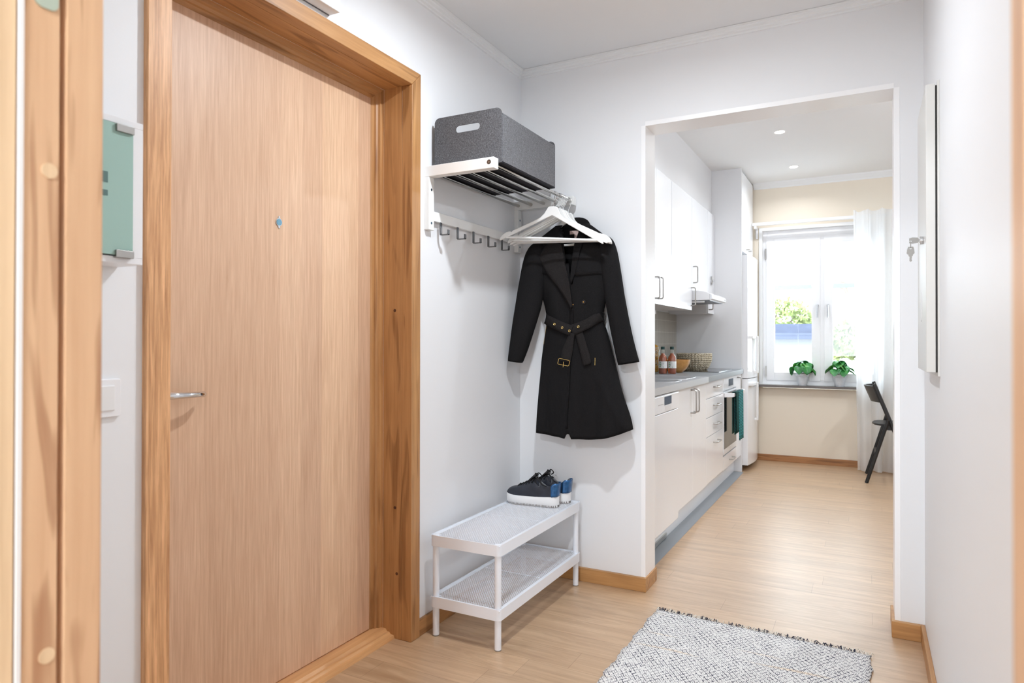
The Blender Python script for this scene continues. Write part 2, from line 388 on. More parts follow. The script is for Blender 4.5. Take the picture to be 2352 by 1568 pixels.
def plate_holes(outer, holes, plane, a, b):
    """flat plate with holes, returned as MB"""
    bm = bmesh.new(); edges = []
    for loop in [outer] + holes:
        vs_ = [bm.verts.new((p[0], p[1], 0)) for p in loop]
        for i in range(len(vs_)): edges.append(bm.edges.new((vs_[i], vs_[(i + 1) % len(vs_)])))
    bmesh.ops.triangle_fill(bm, use_beauty=True, use_dissolve=False, edges=edges)
    bm.verts.ensure_lookup_table(); bm.verts.index_update()
    def P(p, q): return {'XZ': (p[0], q, p[1]), 'YZ': (q, p[0], p[1]), 'XY': (p[0], p[1], q)}[plane]
    n = len(bm.verts); V0 = [v.co for v in bm.verts]
    m = MB(); vs_ = [P(v, a) for v in V0] + [P(v, b) for v in V0]
    fs = []
    for f in bm.faces:
        idx = [v.index for v in f.verts]; fs.append(tuple(idx)); fs.append(tuple(i + n for i in reversed(idx)))
    c = 0
    for loop in [outer] + holes:
        k = len(loop)
        for i in range(k): fs.append((c + i, c + (i + 1) % k, c + (i + 1) % k + n, c + i + n))
        c += k
    bm.free(); return m.add(vs_, fs)

def interp(tab, x):
    if x <= tab[0][0]: return tab[0][1]
    for (a, u), (b, v) in zip(tab, tab[1:]):
        if x <= b:
            t = (x - a) / (b - a); return u + (v - u) * t
    return tab[-1][1]
def smooth(pts, n=6):
    P = [Vector(p) for p in pts]; P = [P[0]] + P + [P[-1]]; out = []
    for i in range(1, len(P) - 2):
        a, b, c, d = P[i - 1], P[i], P[i + 1], P[i + 2]
        for k in range(n):
            t = k / n; out.append(0.5 * ((2 * b) + (c - a) * t + (2 * a - 5 * b + 4 * c - d) * t * t + (3 * b - a - 3 * c + d) * t ** 3))
    return out + [P[-2]]
def sstep(t): t = max(0, min(1, t)); return t * t * (3 - 2 * t)

# ================================================================== SETTING
XL, XR, YE = -1.515, 0.19, 2.945       # hall left wall, right wall, end wall
HC, KC = 2.45, 2.62                    # ceilings
KX0, KX1, KY = -1.526, 2.2, 6.73       # kitchen
YK = 3.095                             # kitchen side of the end wall

struct(MB().box(-3.0, 3.0, -3.2, 7.1, -0.12, 0).build('floor', M['floor'], smooth=False))
struct(MB().box(XL - 0.3, XR + 0.3, 0.40, YE + 0.02, HC, HC + 0.1).box(-2.6, 1.6, -3.0, 0.41, HC, HC + 0.1).build('ceiling', M['ceil'], smooth=False))
struct(MB().box(KX0 - 0.2, KX1 + 0.2, YE + 0.021, 7.0, KC, KC + 0.1).build('ceiling', M['kceil'], smooth=False))
# left wall with the entrance opening (Y 1.03..2.05)
DY0, DY1, DZ = 1.035, 2.05, 2.095
struct(MB().box(XL - 0.22, XL, 0.40, DY0, 0, HC).box(XL - 0.22, XL, DY1, YE, 0, HC).box(XL - 0.22, XL, DY0, DY1, DZ, HC)
       .build('wall_left', M['wall'], smooth=False))
# end wall with the kitchen opening
OX0, OX1, OZ = -0.882, 0.093, 2.092
def endwall():
    m = MB(); r = 0.012
    m.box(XL - 0.2, OX0, YE, YK, 0, KC + 0.1).box(OX1, 3.0, YE, YK, 0, KC + 0.1).box(OX0, OX1, YE, YK, OZ, KC + 0.1)
    return m
struct(endwall().build('wall_end', M['wall'], smooth=False))
for nm, b in (('trim_1', (OX0 - 0.019, OX0 + 0.0015, YE - 0.0015, YK + 0.0015, 0, OZ + 0.001)), ('trim_2', (OX1 - 0.0015, OX1 + 0.019, YE - 0.0015, YK + 0.0015, 0, OZ + 0.001)),
              ('trim_3', (OX0, OX1, YE - 0.0015, YK + 0.0015, OZ - 0.0015, OZ + 0.019))):
    struct(MB().box(*b).build(nm, M['trim'], bevel=0.001))
struct(MB().box(XR, XR + 0.15, 0.40, YE, 0, HC).build('wall_right', M['wall'], smooth=False))
# near wall (the doorway the camera looks through)
JX0, JX1 = -0.80, 0.075
struct(MB().box(XL - 0.2, JX0 - 0.03, 0.392, 0.462, 0, HC).box(JX1 + 0.03, XR, 0.392, 0.462, 0, HC).box(JX0 - 0.03, JX1 + 0.03, 0.392, 0.462, 2.08, HC)
       .build('wall_near', M['wall'], smooth=False))
# room the camera stands in
struct(MB().box(-2.6, -2.5, -3.0, 0.392, 0, HC).build('wall_room_left', M['wall'], smooth=False))
struct(MB().box(1.5, 1.6, -3.0, 0.392, 0, HC).build('wall_room_right', M['wall'], smooth=False))
struct(MB().box(-2.6, -1.6, -3.1, -3.0, 0, HC).box(0.6, 1.6, -3.1, -3.0, 0, HC).box(-1.6, 0.6, -3.1, -3.0, 0, 0.8).box(-1.6, 0.6, -3.1, -3.0, 2.2, HC)
       .build('wall_room_back', M['wall'], smooth=False))
struct(MB().box(-2.6, XL - 0.2, 0.392, 0.462, 0, HC).box(XR, 1.6, 0.392, 0.462, 0, HC).build('wall_room_front', M['wall'], smooth=False))
# kitchen walls
struct(MB().box(KX0 - 0.15, KX0, YK, KY + 0.3, 0, KC).build('wall_kitchen_left', M['wall'], smooth=False))
struct(MB().box(KX1, KX1 + 0.15, YK, KY + 0.3, 0, KC).build('wall_kitchen_right', M['wall'], smooth=False))
WX0, WX1, WZ0, WZ1 = -0.878, 0.155, 0.716, 2.168   # window opening
struct(MB().box(KX0, WX0, KY, KY + 0.22, 0, KC).box(WX1, KX1, KY, KY + 0.22, 0, KC).box(WX0, WX1, KY, KY + 0.22, 0, WZ0 - 0.03).box(WX0, WX1, KY, KY + 0.22, WZ1, KC)
       .build('wall_kitchen_window', M['beige'], smooth=False))
struct(MB().box(KX0, KX0 + 0.008, YK, 6.03, 0.884, 1.37).build('trim_4', M['tile'], smooth=False), 'tiled splashback behind the worktop')

# cornices
def cornice(name, pts, m):
    prof = [(0.0, 0.0), (0.006, 0.002), (0.006, 0.009), (0.013, 0.013), (0.013, 0.020), (0.022, 0.026), (0.022, 0.031), (0.032, 0.035), (0, 0.036)]
    mb = MB()
    rings = [[(x + dx * p[0], y + dy * p[0], z + p[1]) for p in prof] for (x, y, z, dx, dy) in pts]
    mb.loft(rings, True, True); return struct(mb.build(name, m, smooth=False))
zc = HC - 0.036
cornice('trim_5', [(XL, 0.462, zc, 1, 0), (XL, YE, zc, 1, -1), (XR, YE, zc, -1, -1), (XR, 0.462, zc, -1, 0)], M['ceil'])
struct(MB().prism([(KY - 0.045, KC), (KY - 0.04, KC - 0.012), (KY - 0.008, KC - 0.042), (KY - 0.004, KC - 0.054), (KY, KC - 0.054), (KY, KC)], 'YZ', -0.955, KX1).build('trim_6', M['kceil'], smooth=False))

# baseboards (oak)
BH = 0.062; BT = 0.014
struct(MB().box(XL, XL + BT, 2.087, YE, 0, BH).build('baseboard_left', M['oaky'], bevel=0.002))
struct(MB().box(XL + BT, OX0 + 0.008, YE - 0.019, YE, 0, BH).box(OX0 - 0.001, OX0 + 0.008, YE, YK + 0.01, 0, BH).build('baseboard_end_left', M['oakx'], bevel=0.002))
struct(MB().box(OX1 - 0.012, XR - BT, YE - 0.019, YE, 0, BH).box(OX1 - 0.012, OX1, YE, YK + 0.01, 0, BH).build('baseboard_end_right', M['oakx'], bevel=0.002))
struct(MB().box(XR - BT, XR, 0.462, YE, 0, BH).build('baseboard_right', M['oaky'], bevel=0.002))
struct(MB().box(-0.93, KX1, KY - 0.014, KY, 0, 0.06).build('baseboard_window', wood('dark_figured_oak', srgb(176, 124, 78), srgb(122, 78, 44), 'X', 0.45, cathedral=0.6, fig=26), bevel=0.002))

struct(MB().box(-1.019, -0.938, 3.11, 6.02, 0, 0.0015).build('shadow_strip', plain('counter_shadow_grey', srgb(140, 147, 154), 0.35), smooth=False), 'grey strip painted as the counter shadow along the kitchen plinth')  # flat grey sheet standing in for the shade under the counter overhang
# ---------------------------------------------------------------- entrance door (door_1)
d1 = sroot('door_1', (-1.6, 1.55, 0), 'oak entrance door with oak casing in the left wall')
XD = -1.663
leafo = MB().box(XD - 0.045, XD, 1.072, 1.990, 0.034, 2.043).build('door_leaf', M['leaf'], d1, bevel=0.0015)
CX = XL + 0.016
def mitre(name, pts, x0, x1, m):   # casing board as polygon in YZ
    return MB().prism(pts, 'YZ', x0, x1).build(name, m, d1, bevel=0.0025)
CI0, CI1, CIZ = 1.054, 2.031, 2.080
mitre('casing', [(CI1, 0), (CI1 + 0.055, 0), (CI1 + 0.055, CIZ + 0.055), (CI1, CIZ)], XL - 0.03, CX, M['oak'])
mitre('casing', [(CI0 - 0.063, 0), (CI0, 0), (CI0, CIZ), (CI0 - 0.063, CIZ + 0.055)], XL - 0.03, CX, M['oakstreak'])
mitre('casing', [(CI0, CIZ), (CI1, CIZ), (CI1 + 0.055, CIZ + 0.055), (CI0 - 0.063, CIZ + 0.055)], XL - 0.03, CX, M['oaky'])
XJ = -1.632
MB().box(XJ, XL - 0.03, CI1, DY1 + 0.02, 0, CIZ + 0.01).build('jamb', M['oak'], d1, bevel=0.001)
MB().box(XJ, XL - 0.03, DY0 - 0.02, CI0, 0, CIZ + 0.01).build('jamb', M['oak'], d1, bevel=0.001)
MB().box(XJ, XL - 0.03, CI0, CI1, CIZ, DZ + 0.01).build('jamb', M['oaky'], d1, bevel=0.001)
# moulded frame between jamb and leaf (stepped)
def stopprof(y, sgn):
    return [(XD - 0.07, y), (XD - 0.07, y - sgn * 0.040), (XD - 0.004, y - sgn * 0.040), (XD + 0.002, y - sgn * 0.034), (XD + 0.004, y - sgn * 0.024), (XD + 0.010, y - sgn * 0.022),
            (XD + 0.014, y - sgn * 0.014), (XD + 0.022, y - sgn * 0.011), (XD + 0.024, y - sgn * 0.002), (XD + 0.0309, y)]
MB().prism(stopprof(CI1, 1), 'XY', 0, CIZ).build('door_frame', M['oak'], d1, smooth=False)
MB().prism(stopprof(CI0, -1), 'XY', 0, CIZ).build('door_frame', M['oak'], d1, smooth=False)
zz = CIZ
pr = [(x, zz - (CI1 - y)) for x, y in stopprof(CI1, 1)]
MB().prism(pr, 'XZ', CI0, CI1).build('door_frame', M['oaky'], d1, smooth=False)
MB().prism([(XD - 0.02, 0), (XD - 0.02, 0.03), (XD + 0.045, 0.03), (XD + 0.052, 0.021), (XD + 0.062, 0.021), (XD + 0.068, 0.014), (XD + 0.084, 0.012), (XD + 0.088, 0)], 'XZ', CI0, CI1).build('threshold', M['thresh'], d1, smooth=False)
# lever handle (chrome) on the leaf
hl = MB()
hp = [(XD + 0.001, 1.118, 0.975), (XD + 0.028, 1.118, 0.975), (XD + 0.045, 1.124, 0.975), (XD + 0.052, 1.138, 0.975), (XD + 0.053, 1.17, 0.975), (XD + 0.051, 1.21, 0.974), (XD + 0.043, 1.238, 0.973), (XD + 0.026, 1.256, 0.972)]
hl.tube(hp, [0.009, 0.009, 0.0095, 0.0095, 0.0085, 0.0082, 0.008, 0.004], 14)
h = hl.build('door_handle', M['chrome'], leafo); MB().disc_x((XD, 1.118, 0.975), 0.026, 0.006).build('rosette', M['chrome'], leafo, bevel=0.001)
pk = MB().disc_x((XD, 1.542, 1.500), 0.0125, 0.003, 24).prism([(1.542 - 0.002, 1.512), (1.542 + 0.003, 1.512), (1.542 + 0.003, 1.519), (1.542 - 0.002, 1.519)], 'YZ', XD, XD + 0.003)
pk.prism([(1.540, 1.481), (1.545, 1.481), (1.546, 1.488), (1.539, 1.488)], 'YZ', XD, XD + 0.003)
po = pk.build('peephole', M['chrome'], leafo)
MB().disc_x((XD + 0.003, 1.542, 1.500), 0.0105, 0.001, 24).build('peephole_cover', plain('blue_grey_enamel', srgb(96, 146, 170), 0.3), leafo)
# knots in the jamb boards
for (x, y, z) in ((-1.578, CI1 - 0.0004, 1.236), (-1.575, CI1 - 0.0004, 0.492), (-1.566, CI1 - 0.0004, 0.245)):
    MB().disc_y((x, y, z), 0.006, 0.0003, 12).build('knot', plain('knot', srgb(82, 46, 26), 0.6), d1)

# ---------------------------------------------------------------- foreground doorway (door_2)
d2 = sroot('door_2', (-0.36, 0.42, 0), 'pale oak doorway frame close to the viewer')
def jamb(sgn, x, nm):
    # reveal board with rebate groove; profile in XY
    prof = [(x, 0.388), (x, 0.4245), (x + sgn * -0.012, 0.4252), (x + sgn * -0.012, 0.4312), (x + sgn * 0.002, 0.4320), (x + sgn * 0.002, 0.470), (x + sgn * 0.001, 0.4725), (x - sgn * 0.03, 0.4725), (x - sgn * 0.03, 0.388)]
    return MB().prism(prof, 'XY', 0, 2.08).build(nm, M['pine'], d2, smooth=False)
jamb(1, JX0, 'jamb'); jamb(-1, JX1, 'jamb')
MB().box(JX0, JX1, 0.388, 0.4725, 2.05, 2.08).build('jamb', M['oakx'], d2)
MB().box(JX0 - 0.075, JX0 - 0.03, 0.462, 0.4725, 0, 2.11).build('casing', M['pine'], d2, bevel=0.002)
MB().box(JX1 + 0.03, JX1 + 0.075, 0.462, 0.4725, 0, 2.11).build('casing', M['pine'], d2, bevel=0.002)
for z in (1.308, 0.773):
    MB().disc_x((JX0, 0.4145, z), 0.0085, 0.0012, 24).build('screw_plug', M['pinelight'], d2)
MB().prism(rrect(0.398, 0.4225, 1.486, 1.60, 0.008), 'YZ', JX0, JX0 + 0.002).build('strike_plate', plain('pale_green_metal', srgb(200, 216, 200), 0.35, 0.6), d2)
MB().box(JX0 - 0.002, JX0 + 0.002, 0.3835, 0.388, 0, 2.05).build('seal_strip', M['whitemat'], d2)
MB().box(JX0 - 0.03, JX0 - 0.002, -0.42, 0.383, 0.01, 2.05).build('door_leaf', M['pinelight'], d2, bevel=0.002)

# ================================================================== HALL THINGS
# electric door chime above the casing
t = thing('door_chime', 'white wall box fixed just above the entrance door casing', 'door chime', (XL, 1.50, 2.155))
MB().box(XL, XL + 0.045, 1.42, 1.612, 2.158, 2.36).build('cover', M['white'], t, bevel=0.003)
MB().box(XL, XL + 0.004, 1.425, 1.607, 2.1565, 2.158).build('base_plate', M['darksteel'], t)

# light switch
t = thing('light_switch', 'square white rocker light switch on the wall beside the door casing', 'light switch', (XL, 0.893, 0.99))
MB().prism(rrect(0.850, 0.936, 0.948, 1.034, 0.006), 'YZ', XL, XL + 0.008).build('switch_frame', M['white'], t, bevel=0.002)
MB().box(XL + 0.006, XL + 0.0115, 0.866, 0.920, 0.963, 1.019).build('rocker', M['whitemat'], t, bevel=0.0015)

# key cabinet with green glass door
t = thing('wall_cabinet', 'small white wall cabinet with a green frosted glass door', 'cabinet', (XL, 0.78, 1.295))
cx1 = -1.425
MB().box(XL, cx1, 0.60, 0.932, 1.288, 1.302).box(XL, cx1, 0.60, 0.932, 1.588, 1.602).box(XL, cx1, 0.908, 0.932, 1.302, 1.588).box(XL, cx1, 0.60, 0.614, 1.302, 1.588).box(XL, XL + 0.004, 0.614, 0.918, 1.302, 1.588).build('body', M['white'], t, bevel=0.001)
g = MB().box(cx1 + 0.001, cx1 + 0.006, 0.612, 0.906, 1.304, 1.586).build('glass_door', M['frost'], t, bevel=0.001)
for z in (1.578, 1.308):
    MB().box(cx1 - 0.004, cx1 + 0.012, 0.866, 0.905, z - 0.009, z + 0.007).build('hinge', M['steel'], g, bevel=0.001)
for z0, z1 in ((1.455, 1.478), (1.427, 1.439)):
    MB().box(cx1 + 0.006, cx1 + 0.0068, 0.80, 0.850, z0, z1).build('handle_slot', plain('dark_green_glass', srgb(90, 120, 116), 0.3), g)

# ---- hat rack
HR = thing('hat_rack', 'white wall rack with steel tube shelf and row of coat hooks', 'hat rack', (XL, 2.52, 1.65))
for y0, y1 in ((2.131, 2.167), (2.881, 2.917)):
    MB().box(XL, XL + 0.022, y0, y1, 1.552, 1.756).build('wall_bracket', M['hangwhite'], HR, bevel=0.0015)
    a = MB().box(XL, -1.206, y0, y1, 1.756, 1.797).build('shelf_arm', M['hangwhite'], HR, bevel=0.002)
    MB().disc_y((-1.226, y0, 1.779), 0.0085, -0.0008, 16).build('screw_cap', M['darksteel'], a)
    MB().disc_y((-1.226, y0 - 0.0009, 1.779), 0.005, -0.001, 16).build('screw', M['steel'], a)
    for z in (1.708, 1.578):
        MB().disc_x((XL + 0.022, (y0 + y1) / 2, z), 0.005, 0.001, 12).build('screw', plain('blue_steel', srgb(90, 110, 125), 0.3, 1.0), HR)
for x in (-1.492, -1.424, -1.357, -1.289, -1.222):
    MB().tube([(x, 2.167, 1.776), (x, 2.881, 1.776)], 0.0078, 16).build('shelf_tube', M['tubesteel'], HR)
MB().box(XL + 0.004, XL + 0.020, 2.167, 2.881, 1.590, 1.628).build('hook_rail', M['hangwhite'], HR, bevel=0.0015)
for y in (2.214, 2.338, 2.463, 2.591, 2.716):
    x0 = XL + 0.020; m = MB(); w = 0.0065
    pts = [(x0, 1.5895), (x0 + 0.003, 1.591), (x0 + 0.004, 1.5895), (x0 + 0.004, 1.545), (x0 + 0.006, 1.5425), (x0 + 0.034, 1.5425), (x0 + 0.036, 1.545), (x0 + 0.036, 1.560), (x0 + 0.040, 1.560), (x0 + 0.040, 1.542), (x0 + 0.037, 1.539), (x0 + 0.004, 1.539), (x0, 1.542)]
    m.prism(pts, 'XZ', y - w, y + w).build('hook', M['darksteel'], HR, bevel=0.0006)

# ---- felt storage box
BX = thing('storage_box', 'grey felt storage box with oval hand slot on the hat rack', 'box', (-1.345, 2.42, 1.784))
bx0, bx1, by0, by1, bz = -1.497, -1.194, 2.172, 2.655, 1.7845
def endpanel(y0, y1, nm):
    outer = [(bx0 + 0.002, bz), (bx1 - 0.002, bz)] + [(bx1 - 0.002 - 0.022 + 0.022 * math.cos(a), 1.990 - 0.022 + 0.022 * math.sin(a)) for a in [PI / 2 * k / 6 for k in range(7)]] + \
            [(bx0 + 0.002 + 0.022 + 0.022 * math.cos(a), 1.990 - 0.022 + 0.022 * math.sin(a)) for a in [PI / 2 + PI / 2 * k / 6 for k in range(7)]]
    cxm = -1.3435; zs = 1.934; r = 0.0135; L = 0.054 - r
    slot = [(cxm + L + r * math.cos(a), zs + r * math.sin(a)) for a in [-PI / 2 + PI * k / 8 for k in range(9)]] + [(cxm - L + r * math.cos(a), zs + r * math.sin(a)) for a in [PI / 2 + PI * k / 8 for k in range(9)]]
    return plate_holes(outer, [slot], 'XZ', y0, y1).build(nm, M['felt'], BX)
endpanel(by0, by0 + 0.004, 'end_panel'); endpanel(by1 - 0.004, by1, 'end_panel')
MB().box(bx0 + 0.001, bx0 + 0.005, by0 + 0.004, by1 - 0.004, bz + 0.004, 1.968).build('side_panel', M['felt'], BX)
MB().box(bx1 - 0.005, bx1, by0 + 0.004, by1 - 0.004, bz + 0.004, 1.968).build('side_panel', M['felt'], BX)
MB().box(bx0 + 0.002, bx1 - 0.002, by0 + 0.004, by1 - 0.004, bz, bz + 0.004).build('bottom', plain('dark_felt_base', srgb(34, 34, 42), 0.9), BX)

# ---- clothes hangers
def make_hanger(label):
    hx = -1.222; tz = 1.776 + 0.0078
    H = thing('clothes_hanger', label, 'hanger', (hx, 2.704, tz), 'white hangers on the front tube of the hat rack')
    y = 2.704; nz = tz - 0.066
    half = [(0.0, 0.0), (0.013, -0.001), (0.021, -0.006), (0.027, -0.019), (0.036, -0.038), (0.052, -0.056), (0.085, -0.078), (0.125, -0.100), (0.166, -0.123), (0.172, -0.131), (0.180, -0.127), (0.196, -0.133), (0.212, -0.147), (0.220, -0.160), (0.2235, -0.174)]
    low = [(0.216, -0.173), (0.196, -0.161), (0.150, -0.134), (0.100, -0.104), (0.050, -0.074), (0.020, -0.056), (0.0, -0.045)]
    half = [(x * 1.07, z * 0.91) for x, z in half]; low = [(x * 1.07, z * 0.91) for x, z in low]
    R = half + low; poly = [(hx + x, nz + z) for x, z in R] + [(hx - x, nz + z) for x, z in reversed(R[1:-1])]
    MB().prism(poly, 'XZ', y - 0.006, y + 0.006).build('shoulder_frame', M['hangwhite'], H, bevel=0.003, seg=3)
    MB().tube([(hx - 0.208, y, nz - 0.143), (hx + 0.208, y, nz - 0.143)], 0.0055, 12).build('trouser_bar', M['hangwhite'], H)
    r = 0.0185; cz = tz - r + 0.0013
    path = [(hx, y, nz - 0.004), (hx, y, nz + 0.012), (hx + 0.006, y, nz + 0.020)]
    path += [(hx + r * math.cos(a), y, cz + r * math.sin(a)) for a in [math.radians(d) for d in range(-42, 200, 12)]]
    MB().tube(path, 0.0014, 8).build('hook', M['chrome'], H)
    return H
hang = make_hanger('frontmost white wooden hanger, empty, apart from the others on the front tube')
hang.rotation_euler = (0, math.radians(4.6), math.radians(9))
ys = [2.752, 2.766, 2.780, 2.794, 2.808, 2.862]
labs = ['second white wooden hanger from the front, right behind the separate first one', 'third white hanger from the front in the bunch on the front tube',
        'fourth white hanger from the front in the bunch on the front tube', 'fifth white hanger from the front in the bunch on the front tube',
        'empty white hanger directly in front of the coat', 'rearmost white wooden hanger, carrying the black coat']
for i, (y, lb) in enumerate(zip(ys, labs)):
    c = dup(hang, (-1.222, y, hang.location.z), lb)
    c.rotation_euler = (0, math.radians([3.2, 2.0, 2.6, 1.6, 2.4, 0.0][i]), math.radians([4, 4, 3, 3, 2, 0][i]))
    if i == 5: c.scale = (0.86, 1, 1.04)

# ---- coat
CO = thing('coat', 'black wool trench coat with belt hanging from the rearmost hanger', 'coat', (-1.2, 2.84, 0.68))
YC = 2.862
lev = [(0.680, -1.372, -0.915, 0.062), (0.71, -1.371, -0.919, 0.062), (0.76, -1.369, -0.93, 0.061), (0.82, -1.366, -0.946, 0.060), (0.90, -1.362, -0.966, 0.057), (1.03, -1.352, -1.000, 0.052), (1.11, -1.342, -1.020, 0.046),
       (1.16, -1.335, -1.034, 0.043), (1.20, -1.330, -1.050, 0.041), (1.24, -1.330, -1.054, 0.041), (1.28, -1.338, -1.048, 0.043), (1.34, -1.356, -1.028, 0.046), (1.40, -1.366, -1.024, 0.047),
       (1.47, -1.376, -1.026, 0.046), (1.53, -1.395, -1.020, 0.042), (1.572, -1.402, -1.026, 0.038), (1.606, -1.362, -1.056, 0.034), (1.636, -1.315, -1.094, 0.032), (1.655, -1.285, -1.120, 0.031)]
XLt = [(l[0], l[1]) for l in lev]; XRt = [(l[0], l[2]) for l in lev]; DPt = [(l[0], l[3]) for l in lev]
def fold(x, z):
    a = sstep((1.15 - z) / 0.4)
    f = a * (0.014 * math.sin((x + 1.2) * 34 + 2.2 * z) + 0.005 * math.sin((x + 1.2) * 71 + 1.0))
    f += a * 0.012 * math.exp(-((x + 1.2 - 0.05 - 0.42 * (1.2 - z)) / 0.018) ** 2)
    b = math.exp(-((z - 1.28) / 0.07) ** 2); f += 0.006 * b * math.sin((x + 1.2) * 60) + 0.003 * sstep((1.55 - z) / 0.1) * (1 - a) * math.sin(x * 38 + z * 9)
    return f
def yfront(x, z):
    a, b, d = interp(XLt, z), interp(XRt, z), interp(DPt, z)
    u = (x - (a + b) / 2) / ((b - a) / 2); u = max(-0.999, min(0.999, u))
    return YC - d * (1 - abs(u) ** 2.6) ** (1 / 2.6) - fold(x, z)
def coat_body():
    zs = [0.680 + (1.655 - 0.680) * k / 60 for k in range(61)]; N = 160; rings = []
    for z in zs:
        a, b, d = interp(XLt, z), interp(XRt, z), interp(DPt, z); c, hw = (a + b) / 2, (b - a) / 2; ring = []
        for k in range(N):
            t = 2 * PI * k / N; ct, st = math.cos(t), math.sin(t)
            x = c + hw * math.copysign(abs(ct) ** (2 / 2.6), ct); y = YC + d * math.copysign(abs(st) ** (2 / 2.6), st)
            y += -fold(x, z) if st < 0 else 0.5 * fold(x, z)
            w = sstep((0.95 - z) / 0.27); u = (x - c) / hw
            dz = w * ((0.052 * max(0, u) ** 2.2) + 0.014 * max(0, -u) ** 2)
            # front vent
            vx = -1.192; g_ = max(0, 1 - abs(x - vx) / 0.0095); dz += 0.055 * g_ * sstep((0.78 - z) / 0.09)
            ring.append((x, y, z + dz))
        rings.append(ring)
    m = MB(); m.loft(rings, True, False)
    keep = []
    for f in m.f:
        cc = [sum(m.v[i][q] for i in f) / len(f) for q in range(3)]
        if cc[1] < YC - 0.012 and cc[2] > 1.375:
            h_ = (cc[2] - 1.375) / 0.27
            if -1.188 - 0.055 * h_ < cc[0] < -1.186 + 0.035 * h_: continue
        keep.append(f)
    m.f = keep; return m
MB.build(coat_body(), 'body', M['wool'], CO, solid=0.004, angle=60)
def panel(name, poly, off, m, parent, cuts=3, ex=None, solid=0.004):
    bm = bmesh.new(); vs_ = [bm.verts.new((x, 0, z)) for x, z in poly]; bm.faces.new(vs_)
    bmesh.ops.triangulate(bm, faces=bm.faces[:])
    for _ in range(cuts): bmesh.ops.subdivide_edges(bm, edges=[e for e in bm.edges if e.calc_length() > 0.012], cuts=1, use_grid_fill=False); bmesh.ops.triangulate(bm, faces=bm.faces[:])
    bm.verts.index_update()
    mb = MB(); mb.add([(v.co.x, yfront(v.co.x, v.co.z) - off - (ex(v.co.x, v.co.z) if ex else 0), v.co.z) for v in bm.verts], [[v.index for v in f.verts] for f in bm.faces])
    bm.free(); return mb.build(name, m, parent, solid=solid, angle=70)
lap = lambda x, z: 0.006 * sstep((x + 1.36) / 0.15)
panel('lapel', [(-1.243, 1.605), (-1.290, 1.580), (-1.318, 1.560), (-1.352, 1.508), (-1.300, 1.430), (-1.250, 1.374), (-1.205, 1.306), (-1.182, 1.268), (-1.176, 1.285), (-1.192, 1.388), (-1.212, 1.470), (-1.238, 1.566)], 0.011, M['wool2'], CO, ex=lap)
panel('lapel', [(-1.150, 1.625), (-1.120, 1.600), (-1.142, 1.530), (-1.150, 1.480), (-1.165, 1.425), (-1.186, 1.380), (-1.190, 1.400), (-1.182, 1.470), (-1.172, 1.560)], 0.010, M['wool'], CO)
panel('storm_flap', [(-1.374, 1.545), (-1.300, 1.560), (-1.262, 1.520), (-1.262, 1.432), (-1.300, 1.428), (-1.366, 1.440)], 0.006, M['wool'], CO)
panel('storm_flap', [(-1.125, 1.575), (-1.040, 1.545), (-1.032, 1.418), (-1.060, 1.422), (-1.160, 1.416), (-1.168, 1.425)], 0.007, M['wool'], CO)
# front overlap edge down to the hem
m = MB(); rings = []
for k in range(36):
    z = 1.27 - k * (1.27 - 0.728) / 35; xe = -1.178 - 0.014 * (k / 35)
    rings.append([(xe - 0.03, yfront(xe - 0.03, z) + 0.001, z), (xe, yfront(xe, z) - 0.007, z), (xe + 0.001, yfront(xe, z) - 0.002, z)])
m.loft(rings, False, False); m.build('front_placket', M['wool'], CO, solid=0.002)
# collar
m = MB(); rings = []
for k in range(19):
    a = math.radians(-20 + 220 * k / 18); cx_, cy_ = -1.200, YC - 0.004
    rx, ry = 0.078, 0.034
    x, y = cx_ + rx * math.cos(a), cy_ + ry * math.sin(a)
    q = 0.5 + 0.5 * math.sin(a)
    rings.append([(x, y, 1.60), (x * 1.0, y, 1.632 + 0.058 * max(0, math.sin(a))), (cx_ + (rx + 0.006) * math.cos(a), cy_ + (ry + 0.008) * math.sin(a), 1.637 + 0.060 * max(0, math.sin(a))), (cx_ + (rx + 0.022) * math.cos(a), cy_ + (ry + 0.016) * math.sin(a), 1.620 + 0.034 * max(0, math.sin(a))), (cx_ + (rx + 0.034) * math.cos(a), cy_ + (ry + 0.020) * math.sin(a), 1.602 + 0.016 * max(0, math.sin(a)))])
m.loft(rings, False, False); m.build('collar', M['wool'], CO, solid=0.004, angle=70)
lb = MB().box(-1.222, -1.166, YC + 0.018, YC + 0.019, 1.618, 1.634).box(-1.199, -1.180, YC + 0.018, YC + 0.019, 1.590, 1.618).build('label_tag', plain('pale_pink_label', srgb(205, 182, 175), 0.6), CO)
# sleeves
def sleeve(tab, cy, name, cuff):
    m = MB(); rings = []; N = 24
    for (z, xo, xi, dy) in tab:
        c, hw = (xo + xi) / 2, abs(xo - xi) / 2; ring = []
        tilt = interp(cuff, z)
        for k in range(N):
            t = 2 * PI * k / N; x = c + hw * math.cos(t); yy = cy(z) + dy * math.sin(t) * (1 + 0.06 * math.sin(3 * t + z * 20))
            ring.append((x, yy, z + tilt * (x - c)))
        rings.append(ring)
    m.loft(rings, True, False); return m.build(name, M['wool'], CO, solid=0.003, angle=70, subsurf=1)
sleeve([(1.590, -1.372, -1.335, 0.018), (1.577, -1.408, -1.325, 0.030), (1.54, -1.434, -1.325, 0.040), (1.49, -1.448, -1.325, 0.046), (1.413, -1.458, -1.330, 0.048), (1.35, -1.466, -1.334, 0.048), (1.291, -1.471, -1.340, 0.047), (1.238, -1.476, -1.352, 0.046),
        (1.168, -1.481, -1.372, 0.043), (1.087, -1.487, -1.396, 0.040), (1.022, -1.496, -1.427, 0.036)], lambda z: 2.850 - 0.060 * sstep((1.55 - z) / 0.5), 'sleeve', [(1.0, -0.19), (1.1, 0), (2, 0)])
